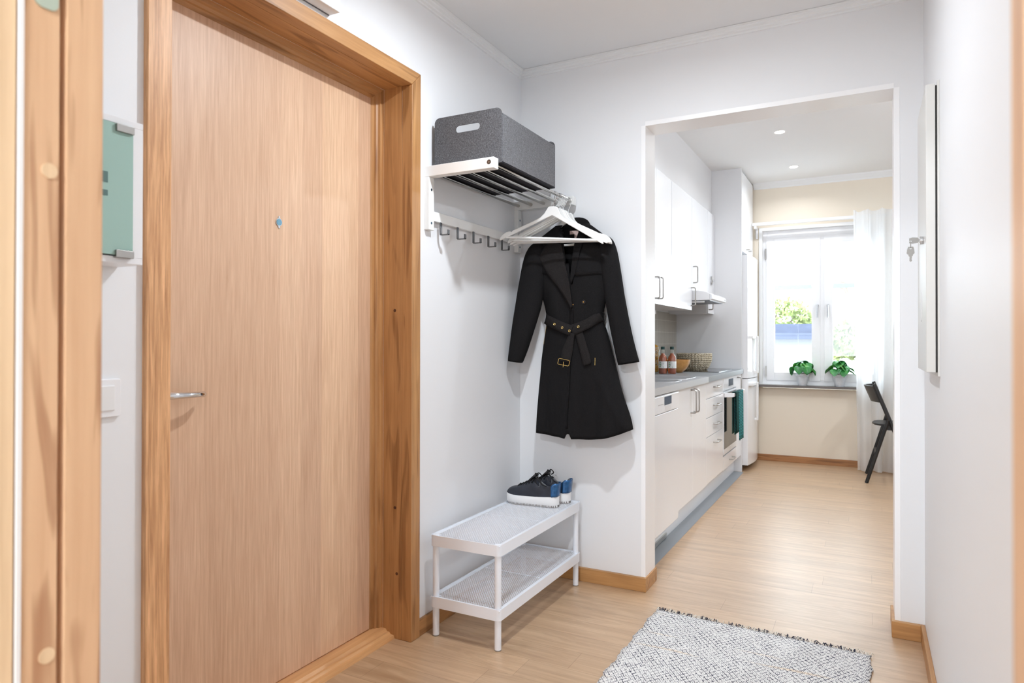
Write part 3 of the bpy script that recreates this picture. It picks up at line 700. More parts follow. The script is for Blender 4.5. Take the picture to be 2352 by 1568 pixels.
sleeve([(1.592, -1.060, -1.025, 0.018), (1.575, -1.085, -1.004, 0.030), (1.54, -1.085, -0.990, 0.038), (1.49, -1.070, -0.979, 0.043), (1.413, -1.052, -0.966, 0.045), (1.341, -1.042, -0.955, 0.046), (1.280, -1.032, -0.944, 0.046), (1.166, -1.010, -0.919, 0.044),
        (1.09, -0.992, -0.900, 0.042), (1.02, -0.975, -0.880, 0.040)], lambda z: 2.860 - 0.010 * sstep((1.5 - z) / 0.5), 'sleeve', [(1.0, 0.22), (1.1, 0), (2, 0)])
# belt
def ribbon(pts, w, off, name, parent, m_, wrapL=False, wrapR=False, thick=0.004, widths=None):
    mb = MB(); rings = []
    for i, (x, z, *o) in enumerate(pts):
        a = pts[max(0, i - 1)]; b = pts[min(len(pts) - 1, i + 1)]; d = Vector((b[0] - a[0], b[1] - a[1])).normalized(); n = Vector((-d.y, d.x))
        ww = (widths[i] if widths else w) / 2; off_i = off + (o[0] if o else 0)
        rings.append([(x + n.x * s_ * ww, yfront(x + n.x * s_ * ww, z + n.y * s_ * ww) - off_i - 0.002 * (1 - s_ * s_), z + n.y * s_ * ww) for s_ in (-1, -0.33, 0.33, 1)])
    mb.loft(rings, False, False); return mb.build(name, m_, parent, solid=thick, angle=70)
def dens(pts, n=5):
    out = []
    for a, b in zip(pts, pts[1:]):
        for k in range(n): out.append(tuple(a[q] + (b[q] - a[q]) * k / n for q in range(len(a))))
    return out + [pts[-1]]
BL = ribbon(dens([(-1.332, 1.226, 0.0), (-1.30, 1.214, .004), (-1.26, 1.198, .006), (-1.215, 1.180, .009), (-1.178, 1.168, .014)]), 0.047, 0.008, 'belt', CO, M['wool2'])
ribbon(dens([(-1.180, 1.170, .010), (-1.145, 1.183, .008), (-1.105, 1.200, .006), (-1.07, 1.222, .003), (-1.050, 1.230, 0)]), 0.042, 0.008, 'belt_right_run', BL, M['wool2'], widths=[0.050 - 0.012 * k / 20 for k in range(21)])
ribbon(dens([(-1.176, 1.158, .010), (-1.186, 1.12, .008), (-1.197, 1.08, .006), (-1.206, 1.028, .005)]), 0.04, 0.010, 'belt_tail', BL, M['wool2'], widths=[0.024 + 0.026 * min(1, k / 10) for k in range(16)])
ribbon(dens([(-1.150, 1.165, .002), (-1.128, 1.10, .003), (-1.112, 1.05, .003), (-1.104, 1.016, .002)]), 0.04, 0.009, 'belt_tail', BL, M['wool2'], widths=[0.036 + 0.006 * min(1, k / 10) - (0.018 if k == 15 else 0) for k in range(16)])
bk = [(-1.236, 1.044), (-1.180, 1.034), (-1.185, 1.009), (-1.242, 1.018)]
m = MB(); P4 = [(x, yfront(x, z) - 0.024, z) for x, z in bk]
path = []
for i in range(4):
    a, b = Vector(P4[i]), Vector(P4[(i + 1) % 4])
    for k in (0.08, 0.5, 0.92): path.append(a + (b - a) * k)
m.tube(path, 0.0016, 8, closed=True); m.tube([(-1.212, P4[0][1] - 0.002, 1.028), (-1.214, P4[0][1] - 0.002, 1.004)], 0.0013, 8)
m.build('buckle', M['gold'], BL)
for x, z in ((-1.264, 1.199), (-1.224, 1.183), (-1.187, 1.168), (-1.146, 1.186)):
    yb = yfront(x, z) - (0.026 if x > -1.2 else 0.022); c = [(x + 0.0045 * math.cos(a), yb, z + 0.0045 * math.sin(a)) for a in [2 * PI * k / 16 for k in range(16)]]
    e_ = MB().tube(c, 0.0014, 6, closed=True).build('eyelet', M['gold'], BL); MB().disc_y((x, yb, z), 0.0032, 0.001, 12).build('eyelet_hole', M['gap'], e_)
MB().disc_y((-1.129, yfront(-1.129, 1.298) - 0.006, 1.298), 0.0095, 0.003, 20).build('button', M['black'], CO, bevel=0.001)
MB().disc_y((-1.129, yfront(-1.129, 1.298) - 0.0072, 1.298), 0.0028, 0.002, 12).build('button_stud', M['gold'], CO)
MB().disc_y((-1.173, yfront(-1.173, 1.286) - 0.014, 1.286), 0.003, 0.002, 12).build('snap_stud', M['gold'], CO)
MB().tube([(-1.071, yfront(-1.071, 1.047) - 0.004, 1.047), (-1.070, yfront(-1.070, 1.014) - 0.004, 1.014)], 0.0014, 8).build('zip_pull', M['gold'], CO)
MB().tube([(x, yfront(x, z) - 0.003, z) for x, z in ((-1.327, 1.19), (-1.334, 1.15), (-1.338, 1.108))], 0.0012, 6).build('side_zip', M['gold'], CO)
MB().tube(smooth([(-1.056, YC - 0.01, 1.252), (-1.042, YC - 0.012, 1.246), (-1.036, YC - 0.012, 1.228), (-1.040, YC - 0.012, 1.21), (-1.052, YC - 0.01, 1.205)]), 0.0016, 8).build('belt_loop', M['wool'], CO)

# ---- shoe rack
SR = thing('shoe_rack', 'white perforated metal two-tier shoe rack below the coat', 'shoe rack', (-1.32, 2.497, 0))
rx0, rx1, ry0, ry1 = -1.472, -1.168, 2.113, 2.881
def tray(ztop, nm):
    h_ = 0.041; t_ = 0.0016; pts = rrect(rx0, rx1, ry0, ry1, 0.016, 6); pin = rrect(rx0 + t_, rx1 - t_, ry0 + t_, ry1 - t_, 0.0145, 6)
    rings = [[(x, y, ztop - h_) for x, y in pts], [(x, y, ztop) for x, y in pts], [(x, y, ztop) for x, y in pin], [(x, y, ztop - h_) for x, y in pin]]
    o = MB().loft(rings, True, False, wrap=True).build(nm, M['rackwhite'], SR, angle=50)
    # perforated sheet
    zs, zb = ztop - 0.0035, ztop - 0.005
    dx, dy = 0.0104, 0.0132; m = MB(); ex0, ex1, ey0, ey1 = rx0 + 0.012, rx1 - 0.012, ry0 + 0.012, ry1 - 0.012
    nx = int((ex1 - ex0) / dx); ny = int((ey1 - ey0) / dy); ox = (ex1 + ex0) / 2 - nx * dx / 2; oy = (ey0 + ey1) / 2 - ny * dy / 2
    ymid = (ry0 + ry1) / 2
    V, F = [], []
    def cell(cx, cy):
        solidc = abs(cy - ymid) < 0.006 or (min(cx - rx0, rx1 - cx) < 0.032 and min(cy - ry0, ry1 - cy) < 0.032)
        o4 = [(cx + dx / 2, cy), (cx, cy + dy / 2), (cx - dx / 2, cy), (cx, cy - dy / 2)]
        b = len(V)
        if solidc:
            V.extend([(x, y, zs) for x, y in o4] + [(x, y, zb) for x, y in o4]); F.append((b, b + 1, b + 2, b + 3)); F.append((b + 7, b + 6, b + 5, b + 4)); return
        k = 0.80; i4 = [(cx + (x - cx) * k, cy + (y - cy) * k) for x, y in o4]
        V.extend([(x, y, zs) for x, y in o4] + [(x, y, zs) for x, y in i4] + [(x, y, zb) for x, y in i4] + [(x, y, zb) for x, y in o4])
        for q in range(4):
            r_ = (q + 1) % 4
            F.append((b + q, b + r_, b + 4 + r_, b + 4 + q)); F.append((b + 4 + q, b + 4 + r_, b + 8 + r_, b + 8 + q)); F.append((b + 8 + q, b + 8 + r_, b + 12 + r_, b + 12 + q))
    for i in range(nx):
        for j in range(ny):
            cell(ox + (i + 0.5) * dx, oy + (j + 0.5) * dy)
            if i < nx - 1 and j < ny - 1: cell(ox + (i + 1) * dx, oy + (j + 1) * dy)
    m.v = V; m.f = F
    for b in ((rx0 + t_, ox + 0.002, ry0 + t_, ry1 - t_), (ox + nx * dx - 0.002, rx1 - t_, ry0 + t_, ry1 - t_), (ox, ox + nx * dx, ry0 + t_, oy + 0.002), (ox, ox + nx * dx, oy + ny * dy - 0.002, ry1 - t_)):
        m.box(b[0], b[1], b[2], b[3], zb, zs)
    m.build('perforated_sheet', M['rackwhite'], o, smooth=False, fixn=False)
    for cx, cy in ((rx0 + 0.017, ry0 + 0.017), (rx1 - 0.017, ry0 + 0.017), (rx1 - 0.017, ry1 - 0.017), (rx0 + 0.017, ry1 - 0.017)):
        MB().lathe([(0.013, 0), (0.013, 0.002), (0.011, 0.0035), (0.0, 0.004)], (cx, cy, zs), 16).build('corner_cap', M['rackwhite'], o)
tray(0.384, 'top_shelf'); tray(0.152, 'bottom_shelf')
for cx, cy in ((rx0 + 0.017, ry0 + 0.017), (rx1 - 0.017, ry0 + 0.017), (rx1 - 0.017, ry1 - 0.017), (rx0 + 0.017, ry1 - 0.017)):
    l_ = MB().lathe([(0.0125, 0.004), (0.0125, 0.3785)], (cx, cy, 0), 20).build('leg', M['rackwhite'], SR)
    MB().lathe([(0.0125, 0.0), (0.0132, 0.001), (0.0132, 0.004)], (cx, cy, 0), 20).build('foot_cap', plain('grey_plastic', srgb(150, 146, 140), 0.5), l_)

# ---- sneakers
M['navy'] = plain('navy_black_leather', srgb(40, 44, 54), 0.38, noise=0.25, nscale=25)
M['bluepatent'] = plain('metallic_blue_leather', srgb(44, 92, 140), 0.25, 0.4, noise=0.3, nscale=60)
def sole_mat():
    t = NT('white_rubber_sole'); mp = t.coords(); sx = t.n('ShaderNodeSeparateXYZ'); t.l(mp, sx)
    mu = t.n('ShaderNodeMath', operation='MULTIPLY', i_1=900.0); t.t.links.new(sx.outputs[0], mu.inputs[0]); sn = t.n('ShaderNodeMath', operation='SINE'); t.l(mu, sn)
    g1 = t.n('ShaderNodeMath', operation='GREATER_THAN', i_1=0.35); t.l(sn, g1)
    lt = t.n('ShaderNodeMath', operation='LESS_THAN', i_1=0.008); t.t.links.new(sx.outputs[2], lt.inputs[0])
    ml = t.n('ShaderNodeMath', operation='MULTIPLY'); t.l(g1, ml, 0, 0); t.l(lt, ml, 0, 1)
    c = t.mix((ml, 0), srgb(238, 238, 238), srgb(120, 116, 112)); t.col(c); t.p.inputs['Roughness'].default_value = 0.45; return t.m
M['sole'] = sole_mat()
M['lace'] = plain('black_lace', srgb(18, 18, 20), 0.8)
def make_sneaker(label, ox, oy):
    T = thing('sneaker', label, 'shoe', (ox, oy, 0.3845), 'pair of sneakers on the shoe rack')
    Z0 = 0.3845; Ln = 0.25          # toe at -X, heel at +X; origin mid length
    wid = [(0, 0.012), (0.006, 0.024), (0.02, 0.036), (0.05, 0.044), (0.08, 0.0465), (0.12, 0.042), (0.16, 0.038), (0.20, 0.037), (0.23, 0.034), (0.243, 0.027), (0.25, 0.016), (0.2535, 0.002)]
    X = lambda s_: ox - 0.125 + s_
    S_ = [0, .003, .008, .016, .03, .05, .07, .09, .11, .13, .15, .17, .19, .21, .228, .24, .247, .25, .2535]
    rise = lambda s_: 0.010 * sstep((0.05 - s_) / 0.05)
    m = MB(); rings = []
    for s_ in S_:
        w = interp(wid, s_); top = 0.040 + 0.006 * sstep((s_ - 0.12) / 0.12) + 0.006 * sstep((0.05 - s_) / 0.05); b = rise(s_) * 0.5
        rings.append([(X(s_), oy + u * w, Z0 + z) for u, z in ((-0.90, b), (-1.0, b + 0.006), (-1.03, b + 0.02), (-0.99, top - 0.003), (-0.94, top), (0.94, top), (0.99, top - 0.003), (1.03, b + 0.02), (1.0, b + 0.006), (0.90, b))])
    m.loft(rings).build('sole', M['sole'], T, angle=50)
    hts = [(0, 0.046), (0.006, 0.056), (0.016, 0.066), (0.03, 0.072), (0.05, 0.076), (0.08, 0.086), (0.11, 0.102), (0.13, 0.113), (0.15, 0.104), (0.17, 0.086), (0.19, 0.077), (0.21, 0.080), (0.225, 0.094), (0.24, 0.107), (0.247, 0.104), (0.25, 0.085)]
    m = MB(); rings = []; S2 = [0.004, .008, .016, .03, .045, .06, .075, .09, .105, .118, .13, .138, .146, .155, .165, .18, .195, .21, .22, .23, .238, .244, .248]
    for s_ in S2:
        w = interp(wid, s_) * 0.95; h_ = interp(hts, s_); zb_ = 0.041; opening = 0.142 < s_ < 0.243
        if not opening:
            pr_ = [(-1.0, zb_), (-1.0, zb_ + 0.35 * (h_ - zb_)), (-0.90, zb_ + 0.68 * (h_ - zb_)), (-0.62, zb_ + 0.90 * (h_ - zb_)), (-0.30, zb_ + 0.985 * (h_ - zb_)), (0, h_)]
        else:
            pr_ = [(-1.0, zb_), (-1.0, zb_ + 0.4 * (h_ - zb_)), (-0.96, zb_ + 0.75 * (h_ - zb_)), (-0.88, h_), (-0.72, h_ - 0.006), (-0.55, zb_ + 0.010)]
        pr_ = pr_ + [(0, zb_ + 0.008)] * (1 if opening else 0) + ([(-0.0, h_)] if not opening else [])
        if s_ > 0.24: pr_ = [(u, max(z, 0.048)) for u, z in pr_]
        full = pr_ + [(-u, z) for u, z in reversed(pr_[:-1])]
        rings.append([(X(s_) + (0.006 if s_ > 0.24 else 0) * (z - 0.04) / 0.06, oy + u * w, Z0 + z) for u, z in full])
    m.loft(rings, False, False); up_o = m.build('upper', M['navy'], T, angle=75)
    # insole / dark lining
    MB().prism([(X(s_), oy - interp(wid, s_) * 0.8) for s_ in (.05, .1, .15, .2, .24)] + [(X(s_), oy + interp(wid, s_) * 0.8) for s_ in (.24, .2, .15, .1, .05)], 'XY', Z0 + 0.046, Z0 + 0.053).build('insole', M['lining'], T)
    # heel tab
    ss = [0.226, 0.232, 0.238, 0.243, 0.247, 0.2495]
    per = [(q, -1) for q in ss] + [(0.2505, 0)] + [(q, 1) for q in reversed(ss)]
    m = MB(); rings = []
    for k in range(7):
        v = k / 6; ring = []
        for q, sg in per:
            w = (interp(wid, min(q, 0.2495)) * 0.95 + 0.0022) if sg else 0; zt = interp(hts, min(q, 0.242)) + 0.0015
            z = 0.046 + (zt - 0.046) * v * (0.97 if q > 0.23 else 0.93)
            ring.append((X(q) + 0.002 + (0.006 if q > 0.24 else 0) * (z - 0.04) / 0.06, oy + sg * w, Z0 + z))
        rings.append(ring)
    m.loft(rings, False, False).build('heel_tab', M['bluepatent'], T, solid=0.0015, angle=80)
    # tongue
    m = MB(); rings = []
    for s_, z, w in ((0.09, 0.088, 0.018), (0.11, 0.106, 0.02), (0.125, 0.120, 0.022), (0.138, 0.132, 0.024), (0.146, 0.136, 0.023)):
        rings.append([(X(s_), oy + u * w, Z0 + z - 0.006 * u * u) for u in (-1, -0.5, 0, 0.5, 1)])
    m.loft(rings, False, False).build('tongue', M['lining'], T, solid=0.006, angle=60)
    # laces
    m = MB()
    for i in range(6):
        s_ = 0.062 + i * 0.0145; h_ = interp(hts, s_) + 0.003; w = 0.020 + 0.001 * i
        m.tube([(X(s_), oy - w - 0.006, Z0 + h_ - 0.013), (X(s_), oy - w * 0.8, Z0 + h_ - 0.003), (X(s_ + 0.004), oy, Z0 + h_ + 0.003), (X(s_ + 0.006), oy + w * 0.8, Z0 + h_ - 0.003), (X(s_ + 0.006), oy + w + 0.006, Z0 + h_ - 0.013)], 0.0032, 8)
    m.tube(smooth([(X(0.138), oy, Z0 + 0.130), (X(0.148), oy - 0.012, Z0 + 0.127), (X(0.165), oy - 0.022, Z0 + 0.112), (X(0.185), oy - 0.027, Z0 + 0.096), (X(0.205), oy - 0.027, Z0 + 0.090)]), 0.0026, 8)
    m.tube(smooth([(X(0.136), oy, Z0 + 0.130), (X(0.146), oy - 0.012, Z0 + 0.141), (X(0.158), oy - 0.016, Z0 + 0.134), (X(0.154), oy - 0.010, Z0 + 0.122), (X(0.142), oy, Z0 + 0.128), (X(0.150), oy + 0.012, Z0 + 0.139), (X(0.163), oy + 0.014, Z0 + 0.126), (X(0.150), oy + 0.016, Z0 + 0.116)]), 0.0024, 8)
    m.build('laces', M['lace'], T)
    return T
s1 = make_sneaker('nearer black sneaker with white platform sole, blue heel, on the shoe rack', -1.343, 2.736)
s1.rotation_euler.z = math.radians(2)
s2 = dup(s1, (-1.328, 2.836, 0.3845), 'farther black sneaker half hidden behind the nearer one, on the shoe rack')
s2.rotation_euler.z = math.radians(-1)

# ---- rug
RG = thing('rug', 'cream flatweave rug with dark blue diamond pattern and fringed edge', 'rug', (-0.38, 2.1, 0))
def rugmesh():
    m = MB(); rings = []; NX, NY = 40, 60; c0 = Vector((-0.776, 2.752)); c1 = Vector((0.012, 2.705)); dvec = Vector((-0.012, -1.0)).normalized()
    top = []
    for j in range(NY + 1):
        row = []
        for i in range(NX + 1):
            p = c0.lerp(c1, i / NX) + dvec * (1.35 * j / NY)
            wob = 0.004 * math.sin(j * 0.9) + 0.003 * math.sin(j * 2.3)
            if i == 0: p.x += wob
            if i == NX: p.x -= wob
            row.append((p.x, p.y, 0.0055 + 0.0012 * math.sin(i * 0.6) * math.sin(j * 0.33)))
        rings.append(row)
    m.loft(rings, False, False); return m
MB.build(rugmesh(), 'weave', M['rug'], RG, solid=0.005, angle=60)
m = MB(); random.seed(3)
m2 = MB()
for k in range(230):
    t_ = random.random(); x = -0.776 + 0.788 * t_; y = 2.752 - 0.047 * t_
    L_ = random.uniform(0.012, 0.030); a = random.uniform(-0.9, 0.9)
    tgt = m if random.random() < 0.55 else m2
    tgt.tube([(x, y - 0.004, 0.008), (x + L_ * 0.4 * math.sin(a), y + L_ * 0.45, random.uniform(0.007, 0.016)), (x + L_ * math.sin(a), y + L_ * math.cos(a), 0.0035)], 0.0013, 5)
m.build('fringe', plain('cream_yarn', srgb(226, 218, 206), 0.9), RG)['kind'] = 'stuff'; m2.build('fringe', plain('navy_yarn', srgb(38, 40, 60), 0.9), RG)['kind'] = 'stuff'

# ---- fuse cabinet on the right wall, with lock and keys
FB = thing('fuse_cabinet', 'flat white steel fuse cabinet on the right wall', 'fuse cabinet', (XR, 2.5, 1.0))
MB().box(XR - 0.006, XR, 2.325, 2.70, 1.018, 1.892).build('flange', M['fuse'], FB, bevel=0.001)
MB().box(XR - 0.0105, XR - 0.006, 2.336, 2.69, 1.03, 1.88).build('gasket', M['gap'], FB)
fd = MB().box(0.155, XR - 0.0105, 2.330, 2.685, 1.030, 1.884).build('door', M['fuse'], FB, bevel=0.002)
MB().prism(rrect(2.50, 2.53, 1.185, 1.285, 0.0149), 'YZ', 0.1535, 0.155).build('finger_grip', M['whitemat'], fd, bevel=0.0006)
KYy = 2.44; KZ = 1.436
m = MB().disc_x((0.155, KYy, KZ), 0.0125, -0.010, 24); m.build('lock', M['chrome'], fd, bevel=0.002)
KK = thing('key_ring', 'two small steel keys, one in the fuse cabinet lock, one dangling', 'keys', (0.143, KYy, KZ))
def keyblade(m, plane_pts): pass
# key in the lock: flat bow in XZ plane
bow = [(0.1445 - x, KZ + z) for x, z in ((0.0, 0.004), (0.004, 0.0095), (0.018, 0.011), (0.027, 0.0085), (0.027, -0.0065), (0.018, -0.0085), (0.004, -0.007), (0.0, -0.002))]
hole = [(0.1215 + 0.0028 * math.cos(a), KZ - 0.001 + 0.0028 * math.sin(a)) for a in [2 * PI * k / 12 for k in range(12)]]
plate_holes(bow, [hole], 'XZ', KYy - 0.001, KYy + 0.001).build('key', M['keymetal'], KK)
MB().tube([(0.1215 + 0.0 * math.cos(a), KYy + 0.006 * math.cos(a), KZ - 0.011 + 0.0115 * math.sin(a)) for a in [2 * PI * k / 20 for k in range(20)]], 0.0009, 6, closed=True).build('split_ring', M['keymetal'], KK)
kx, kz = 0.1215, KZ - 0.022
b2 = [(kx + x, kz + z) for x, z in ((-0.007, 0.004), (0.007, 0.004), (0.0095, -0.004), (0.0105, -0.016), (0.008, -0.0195), (0.006, -0.0205), (0.0055, -0.025), (0.003, -0.027), (0.0035, -0.031), (0.0022, -0.034), (0.0035, -0.040), (0, -0.0435), (-0.0035, -0.040), (-0.003, -0.027), (-0.006, -0.025), (-0.006, -0.0205), (-0.0085, -0.0195), (-0.011, -0.016), (-0.0095, -0.004))]
h2 = [(kx + 0.0028 * math.cos(a), kz - 0.001 + 0.0026 * math.sin(a)) for a in [2 * PI * k / 12 for k in range(12)]]
plate_holes(b2, [h2], 'XZ', KYy - 0.001, KYy + 0.001).build('key', M['keymetal'], KK)

# ---- hall ceiling lamp above the frame, and a camera-room lamp added as unseen fill
def plafond(label, x, y, power, r=0.17, z=HC, down=False):
    L_ = thing('ceiling_lamp', label, 'ceiling lamp', (x, y, z))
    MB().lathe([(r, -0.0), (r, -0.018), (r - 0.006, -0.022)], (x, y, z), 40).build('base', M['white'], L_)
    MB().lathe([(r - 0.012, -0.020), (r - 0.014, -0.045), (r - 0.03, -0.06), (0.0, -0.068)], (x, y, z), 40).build('diffuser', plain('lamp_diffuser', (1, 1, 1, 1), 0.5, emit=(1, 0.97, 0.93, 1), estr=4), L_)
    if down: area_light('lamp_light', (0, 0, -0.08), 0.07, power, LAMP_COL, parent=L_)
    l = bpy.data.lights.new('lamp_light', 'POINT'); l.energy = power * (0.1 if down else 1); l.color = LAMP_COL; l.shadow_soft_size = 0.05
    o = bpy.data.objects.new('lamp_light', l); COL.objects.link(o); o.location = (0, 0, -0.13); o.parent = L_
    return L_
plafond('round white ceiling lamp in the hall', -0.75, 1.80, HALL_LAMP, 0.10, down=True)
plafond('added round fill lamp on the unseen front room ceiling', -0.3, -1.1, ROOM_FILL, 0.2)  # added behind the camera as general fill for the hall

# ================================================================== KITCHEN
BF = -0.96      # base fronts
def bar_handle(p0, p1, out, r, name, parent, m=None):
    """D handle from p0 to p1 standing out in +X by out"""
    p0, p1 = Vector(p0), Vector(p1); d = (p1 - p0).normalized(); o_ = Vector((out, 0, 0)); c = 0.35 * out
    path = [p0, p0 + o_ * 0.65]
    for k in range(1, 5): a = PI / 2 * k / 4; path.append(p0 + o_ * 0.65 + Vector((c, 0, 0)) * math.sin(a) + d * c * (1 - math.cos(a)))
    for k in range(0, 4): a = PI / 2 * k / 4; path.append(p1 + o_ * 0.65 - d * c * (1 - math.sin(a)) + Vector((c, 0, 0)) * math.cos(a))
    path += [p1 + o_ * 0.65, p1]
    return MB().tube(path, r, 10).build(name, m or M['steel'], parent)
T_ = 0.018
def carcass(x0, y0, y1, z0, z1, root, xf, name='body'):
    return MB().box(x0 + 0.002, xf - T_, y0 + 0.001, y1 - 0.001, z0, z1).build(name, M['cabside'], root)

# sink base cabinet 3.82-4.61
c = thing('base_cabinet', 'white base cabinet with two doors, right of the dishwasher', 'cabinet', (-1.25, 4.215, 0.14))
MB().box(KX0 + 0.002, BF - T_, 3.821, 3.84, 0.14, 0.845).box(KX0 + 0.002, BF - T_, 4.59, 4.609, 0.14, 0.845).box(KX0 + 0.002, BF - T_, 3.84, 4.59, 0.14, 0.158).build('body', M['cabside'], c)
for y0, y1, hy in ((3.822, 4.203, 4.165), (4.206, 4.608, 4.245)):
    d = MB().box(BF - T_, BF, y0, y1, 0.145, 0.843).build('door', M['cab'], c, bevel=0.0015)
    bar_handle((BF, hy, 0.682), (BF, hy, 0.822), 0.034, 0.0048, 'handle', d)
# drawers 4.61-5.21
c = thing('drawer_cabinet', 'white drawer cabinet with four drawers beside the oven', 'cabinet', (-1.25, 4.91, 0.14))
carcass(KX0, 4.611, 5.214, 0.14, 0.845, c, BF)
for z0, z1 in ((0.731, 0.843), (0.600, 0.727), (0.470, 0.596), (0.150, 0.466)):
    d = MB().box(BF - T_, BF, 4.612, 5.212, z0, z1).build('drawer', M['cab'], c, bevel=0.0015)
    zh = {0.731: 0.80, 0.600: 0.672, 0.470: 0.541, 0.150: 0.411}[z0]
    bar_handle((BF, 4.85, zh), (BF, 4.99, zh), 0.030, 0.0045, 'handle', d)
# oven cabinet 5.215-5.77
c = thing('built_in_oven', 'white built-in oven with dark glass door under the hob', 'oven', (-1.2, 5.5, 0.25))
MB().box(-1.48, BF - 0.02, 5.222, 5.772, 0.262, 0.840).build('body', M['cabside'], c)
MB().box(BF - 0.02, BF + 0.002, 5.218, 5.772, 0.750, 0.846).build('control_panel', M['cab'], c, bevel=0.0015)
MB().box(BF + 0.002, BF + 0.0035, 5.432, 5.625, 0.772, 0.826).build('display', plain('blue_grey_display', srgb(58, 74, 92), 0.35, spec=0.3), c)
od = MB().box(BF - 0.02, BF + 0.004, 5.220, 5.770, 0.262, 0.735).build('oven_door', M['white'], c, bevel=0.0015)
MB().box(BF + 0.004, BF + 0.0055, 5.232, 5.758, 0.305, 0.726).build('door_glass', plain('oven_glass', srgb(34, 32, 34), 0.06, spec=0.6), od)
MB().prism([(BF + 0.0055, 0.698), (-0.892, 0.702), (-0.884, 0.706), (-0.884, 0.728), (-0.892, 0.733), (BF + 0.0055, 0.733)], 'XZ', 5.232, 5.252).prism([(BF + 0.0055, 0.698), (-0.892, 0.702), (-0.884, 0.706), (-0.884, 0.728), (-0.892, 0.733), (BF + 0.0055, 0.733)], 'XZ', 5.738, 5.758).box(-0.900, -0.884, 5.252, 5.738, 0.704, 0.730).build('oven_handle', M['white'], od, bevel=0.002)
c = thing('oven_drawer', 'low white drawer front below the oven', 'drawer', (-1.2, 5.5, 0.14))
MB().box(-1.48, BF - T_, 5.222, 5.772, 0.142, 0.246).build('body', M['cabside'], c)
d = MB().box(BF - T_, BF, 5.218, 5.772, 0.145, 0.248).build('drawer_front', M['cab'], c, bevel=0.0015)
bar_handle((BF, 5.45, 0.198), (BF, 5.58, 0.198), 0.030, 0.0045, 'handle', d)
c = thing('base_cabinet', 'narrow white base cabinet right of the oven with long handle', 'cabinet', (-1.25, 5.91, 0.14))
carcass(KX0, 5.778, 6.03, 0.14, 0.845, c, BF)
d = MB().box(BF - T_, BF, 5.778, 6.028, 0.145, 0.843).build('door', M['cab'], c, bevel=0.0015)
bar_handle((BF, 5.825, 0.700), (BF, 5.825, 0.822), 0.034, 0.0048, 'handle', d)
# filler cabinet left of dishwasher
c = thing('base_cabinet', 'white filler cabinet between the doorway wall and the dishwasher', 'cabinet', (-1.2, 3.16, 0))
MB().box(KX0 + 0.01, BF, 3.10, 3.215, 0.14, 0.845).build('body', M['cab'], c)
# dishwasher
c = thing('dishwasher', 'white built-in dishwasher with small display, nearest the doorway', 'dishwasher', (-1.2, 3.52, 0.1))
MB().box(-1.5, BF - 0.02, 3.222, 3.816, 0.14, 0.844).build('body', M['cabside'], c)
dd = MB().box(BF - 0.02, BF + 0.010, 3.220, 3.817, 0.118, 0.742).build('door', M['cab'], c, bevel=0.004)
cp = MB().prism([(BF - 0.02, 0.746), (BF + 0.014, 0.746), (BF + 0.014, 0.832), (BF + 0.008, 0.840), (BF - 0.02, 0.842)], 'XZ', 3.220, 3.817).build('control_panel', M['cab'], c, bevel=0.002)
MB().box(BF + 0.013, BF + 0.0148, 3.505, 3.650, 0.783, 0.827).build('display', plain('blue_lcd', srgb(52, 72, 96), 0.35, spec=0.3), cp)
MB().box(BF + 0.013, BF + 0.0145, 3.512, 3.650, 0.751, 0.779).build('grip_recess', M['cabside'], cp)
m = MB()
for k in range(6): m.box(BF + 0.0135, BF + 0.0146, 3.385 + 0.018 * k, 3.385 + 0.018 * k + 0.008, 0.789, 0.793)
m.build('button_row', plain('grey_print', srgb(120, 120, 122), 0.5), cp)
# plinth
tag(MB().box(-1.04, -1.02, 3.10, 6.03, 0, 0.138).build('plinth', M['cab'], loc=(-1.03, 4.5, 0)), 'long white plinth board under the base cabinets', 'plinth')
tag(MB().box(-1.02, -1.012, 3.30, 3.80, 0.004, 0.030).build('plinth_vent', M['steel'], loc=(-1.016, 3.55, 0)), 'low steel vent strip on the plinth below the dishwasher', 'vent')

# worktop
WTZ = 0.884
wt = thing('worktop', 'kitchen worktop, stainless steel with sink then grey laminate', 'worktop', (-1.23, 4.5, WTZ))
def slab_holes(x0, x1, y0, y1, holes, nm, m, z0, z1):
    outer = [(x0, y0), (x1, y0), (x1, y1), (x0, y1)]
    return plate_holes(outer, holes, 'XY', z0, z1).build(nm, m, wt)
bowls = [(-1.40, -1.00, 4.17, 4.52), (-1.38, -0.99, 3.86, 4.10)]
st = slab_holes(KX0 + 0.008, -0.94, 3.10, 4.599, [rrect(b[0], b[1], b[2], b[3], 0.05, 5) for b in bowls], 'steel_top', M['sink'], 0.846, WTZ)
for b in bowls:
    m = MB(); R0 = rrect(b[0], b[1], b[2], b[3], 0.05, 5); R1 = rrect(b[0] + 0.01, b[1] - 0.01, b[2] + 0.01, b[3] - 0.01, 0.05, 5)
    R2 = rrect(b[0] + 0.05, b[1] - 0.05, b[2] + 0.05, b[3] - 0.05, 0.03, 5)
    m.loft([[(x, y, WTZ + 0.002) for x, y in R0], [(x, y, WTZ - 0.14) for x, y in R1], [(x, y, WTZ - 0.155) for x, y in R2]], True, False)
    m.add([(x, y, WTZ - 0.155) for x, y in R2], [tuple(range(len(R2)))]); m.build('sink_bowl', M['sink'], st, solid=0.001)
MB().box(KX0 + 0.008, -0.94, 4.600, 6.03, 0.846, WTZ).build('laminate_top', M['laminate'], wt, bevel=0.001)
HB = thing('hob', 'black glass ceramic hob set in the worktop', 'hob', (-1.22, 5.58, WTZ))
MB().box(-1.46, -1.005, 5.27, 5.86, WTZ, WTZ + 0.004).build('glass', M['blackglass'], HB, bevel=0.001)
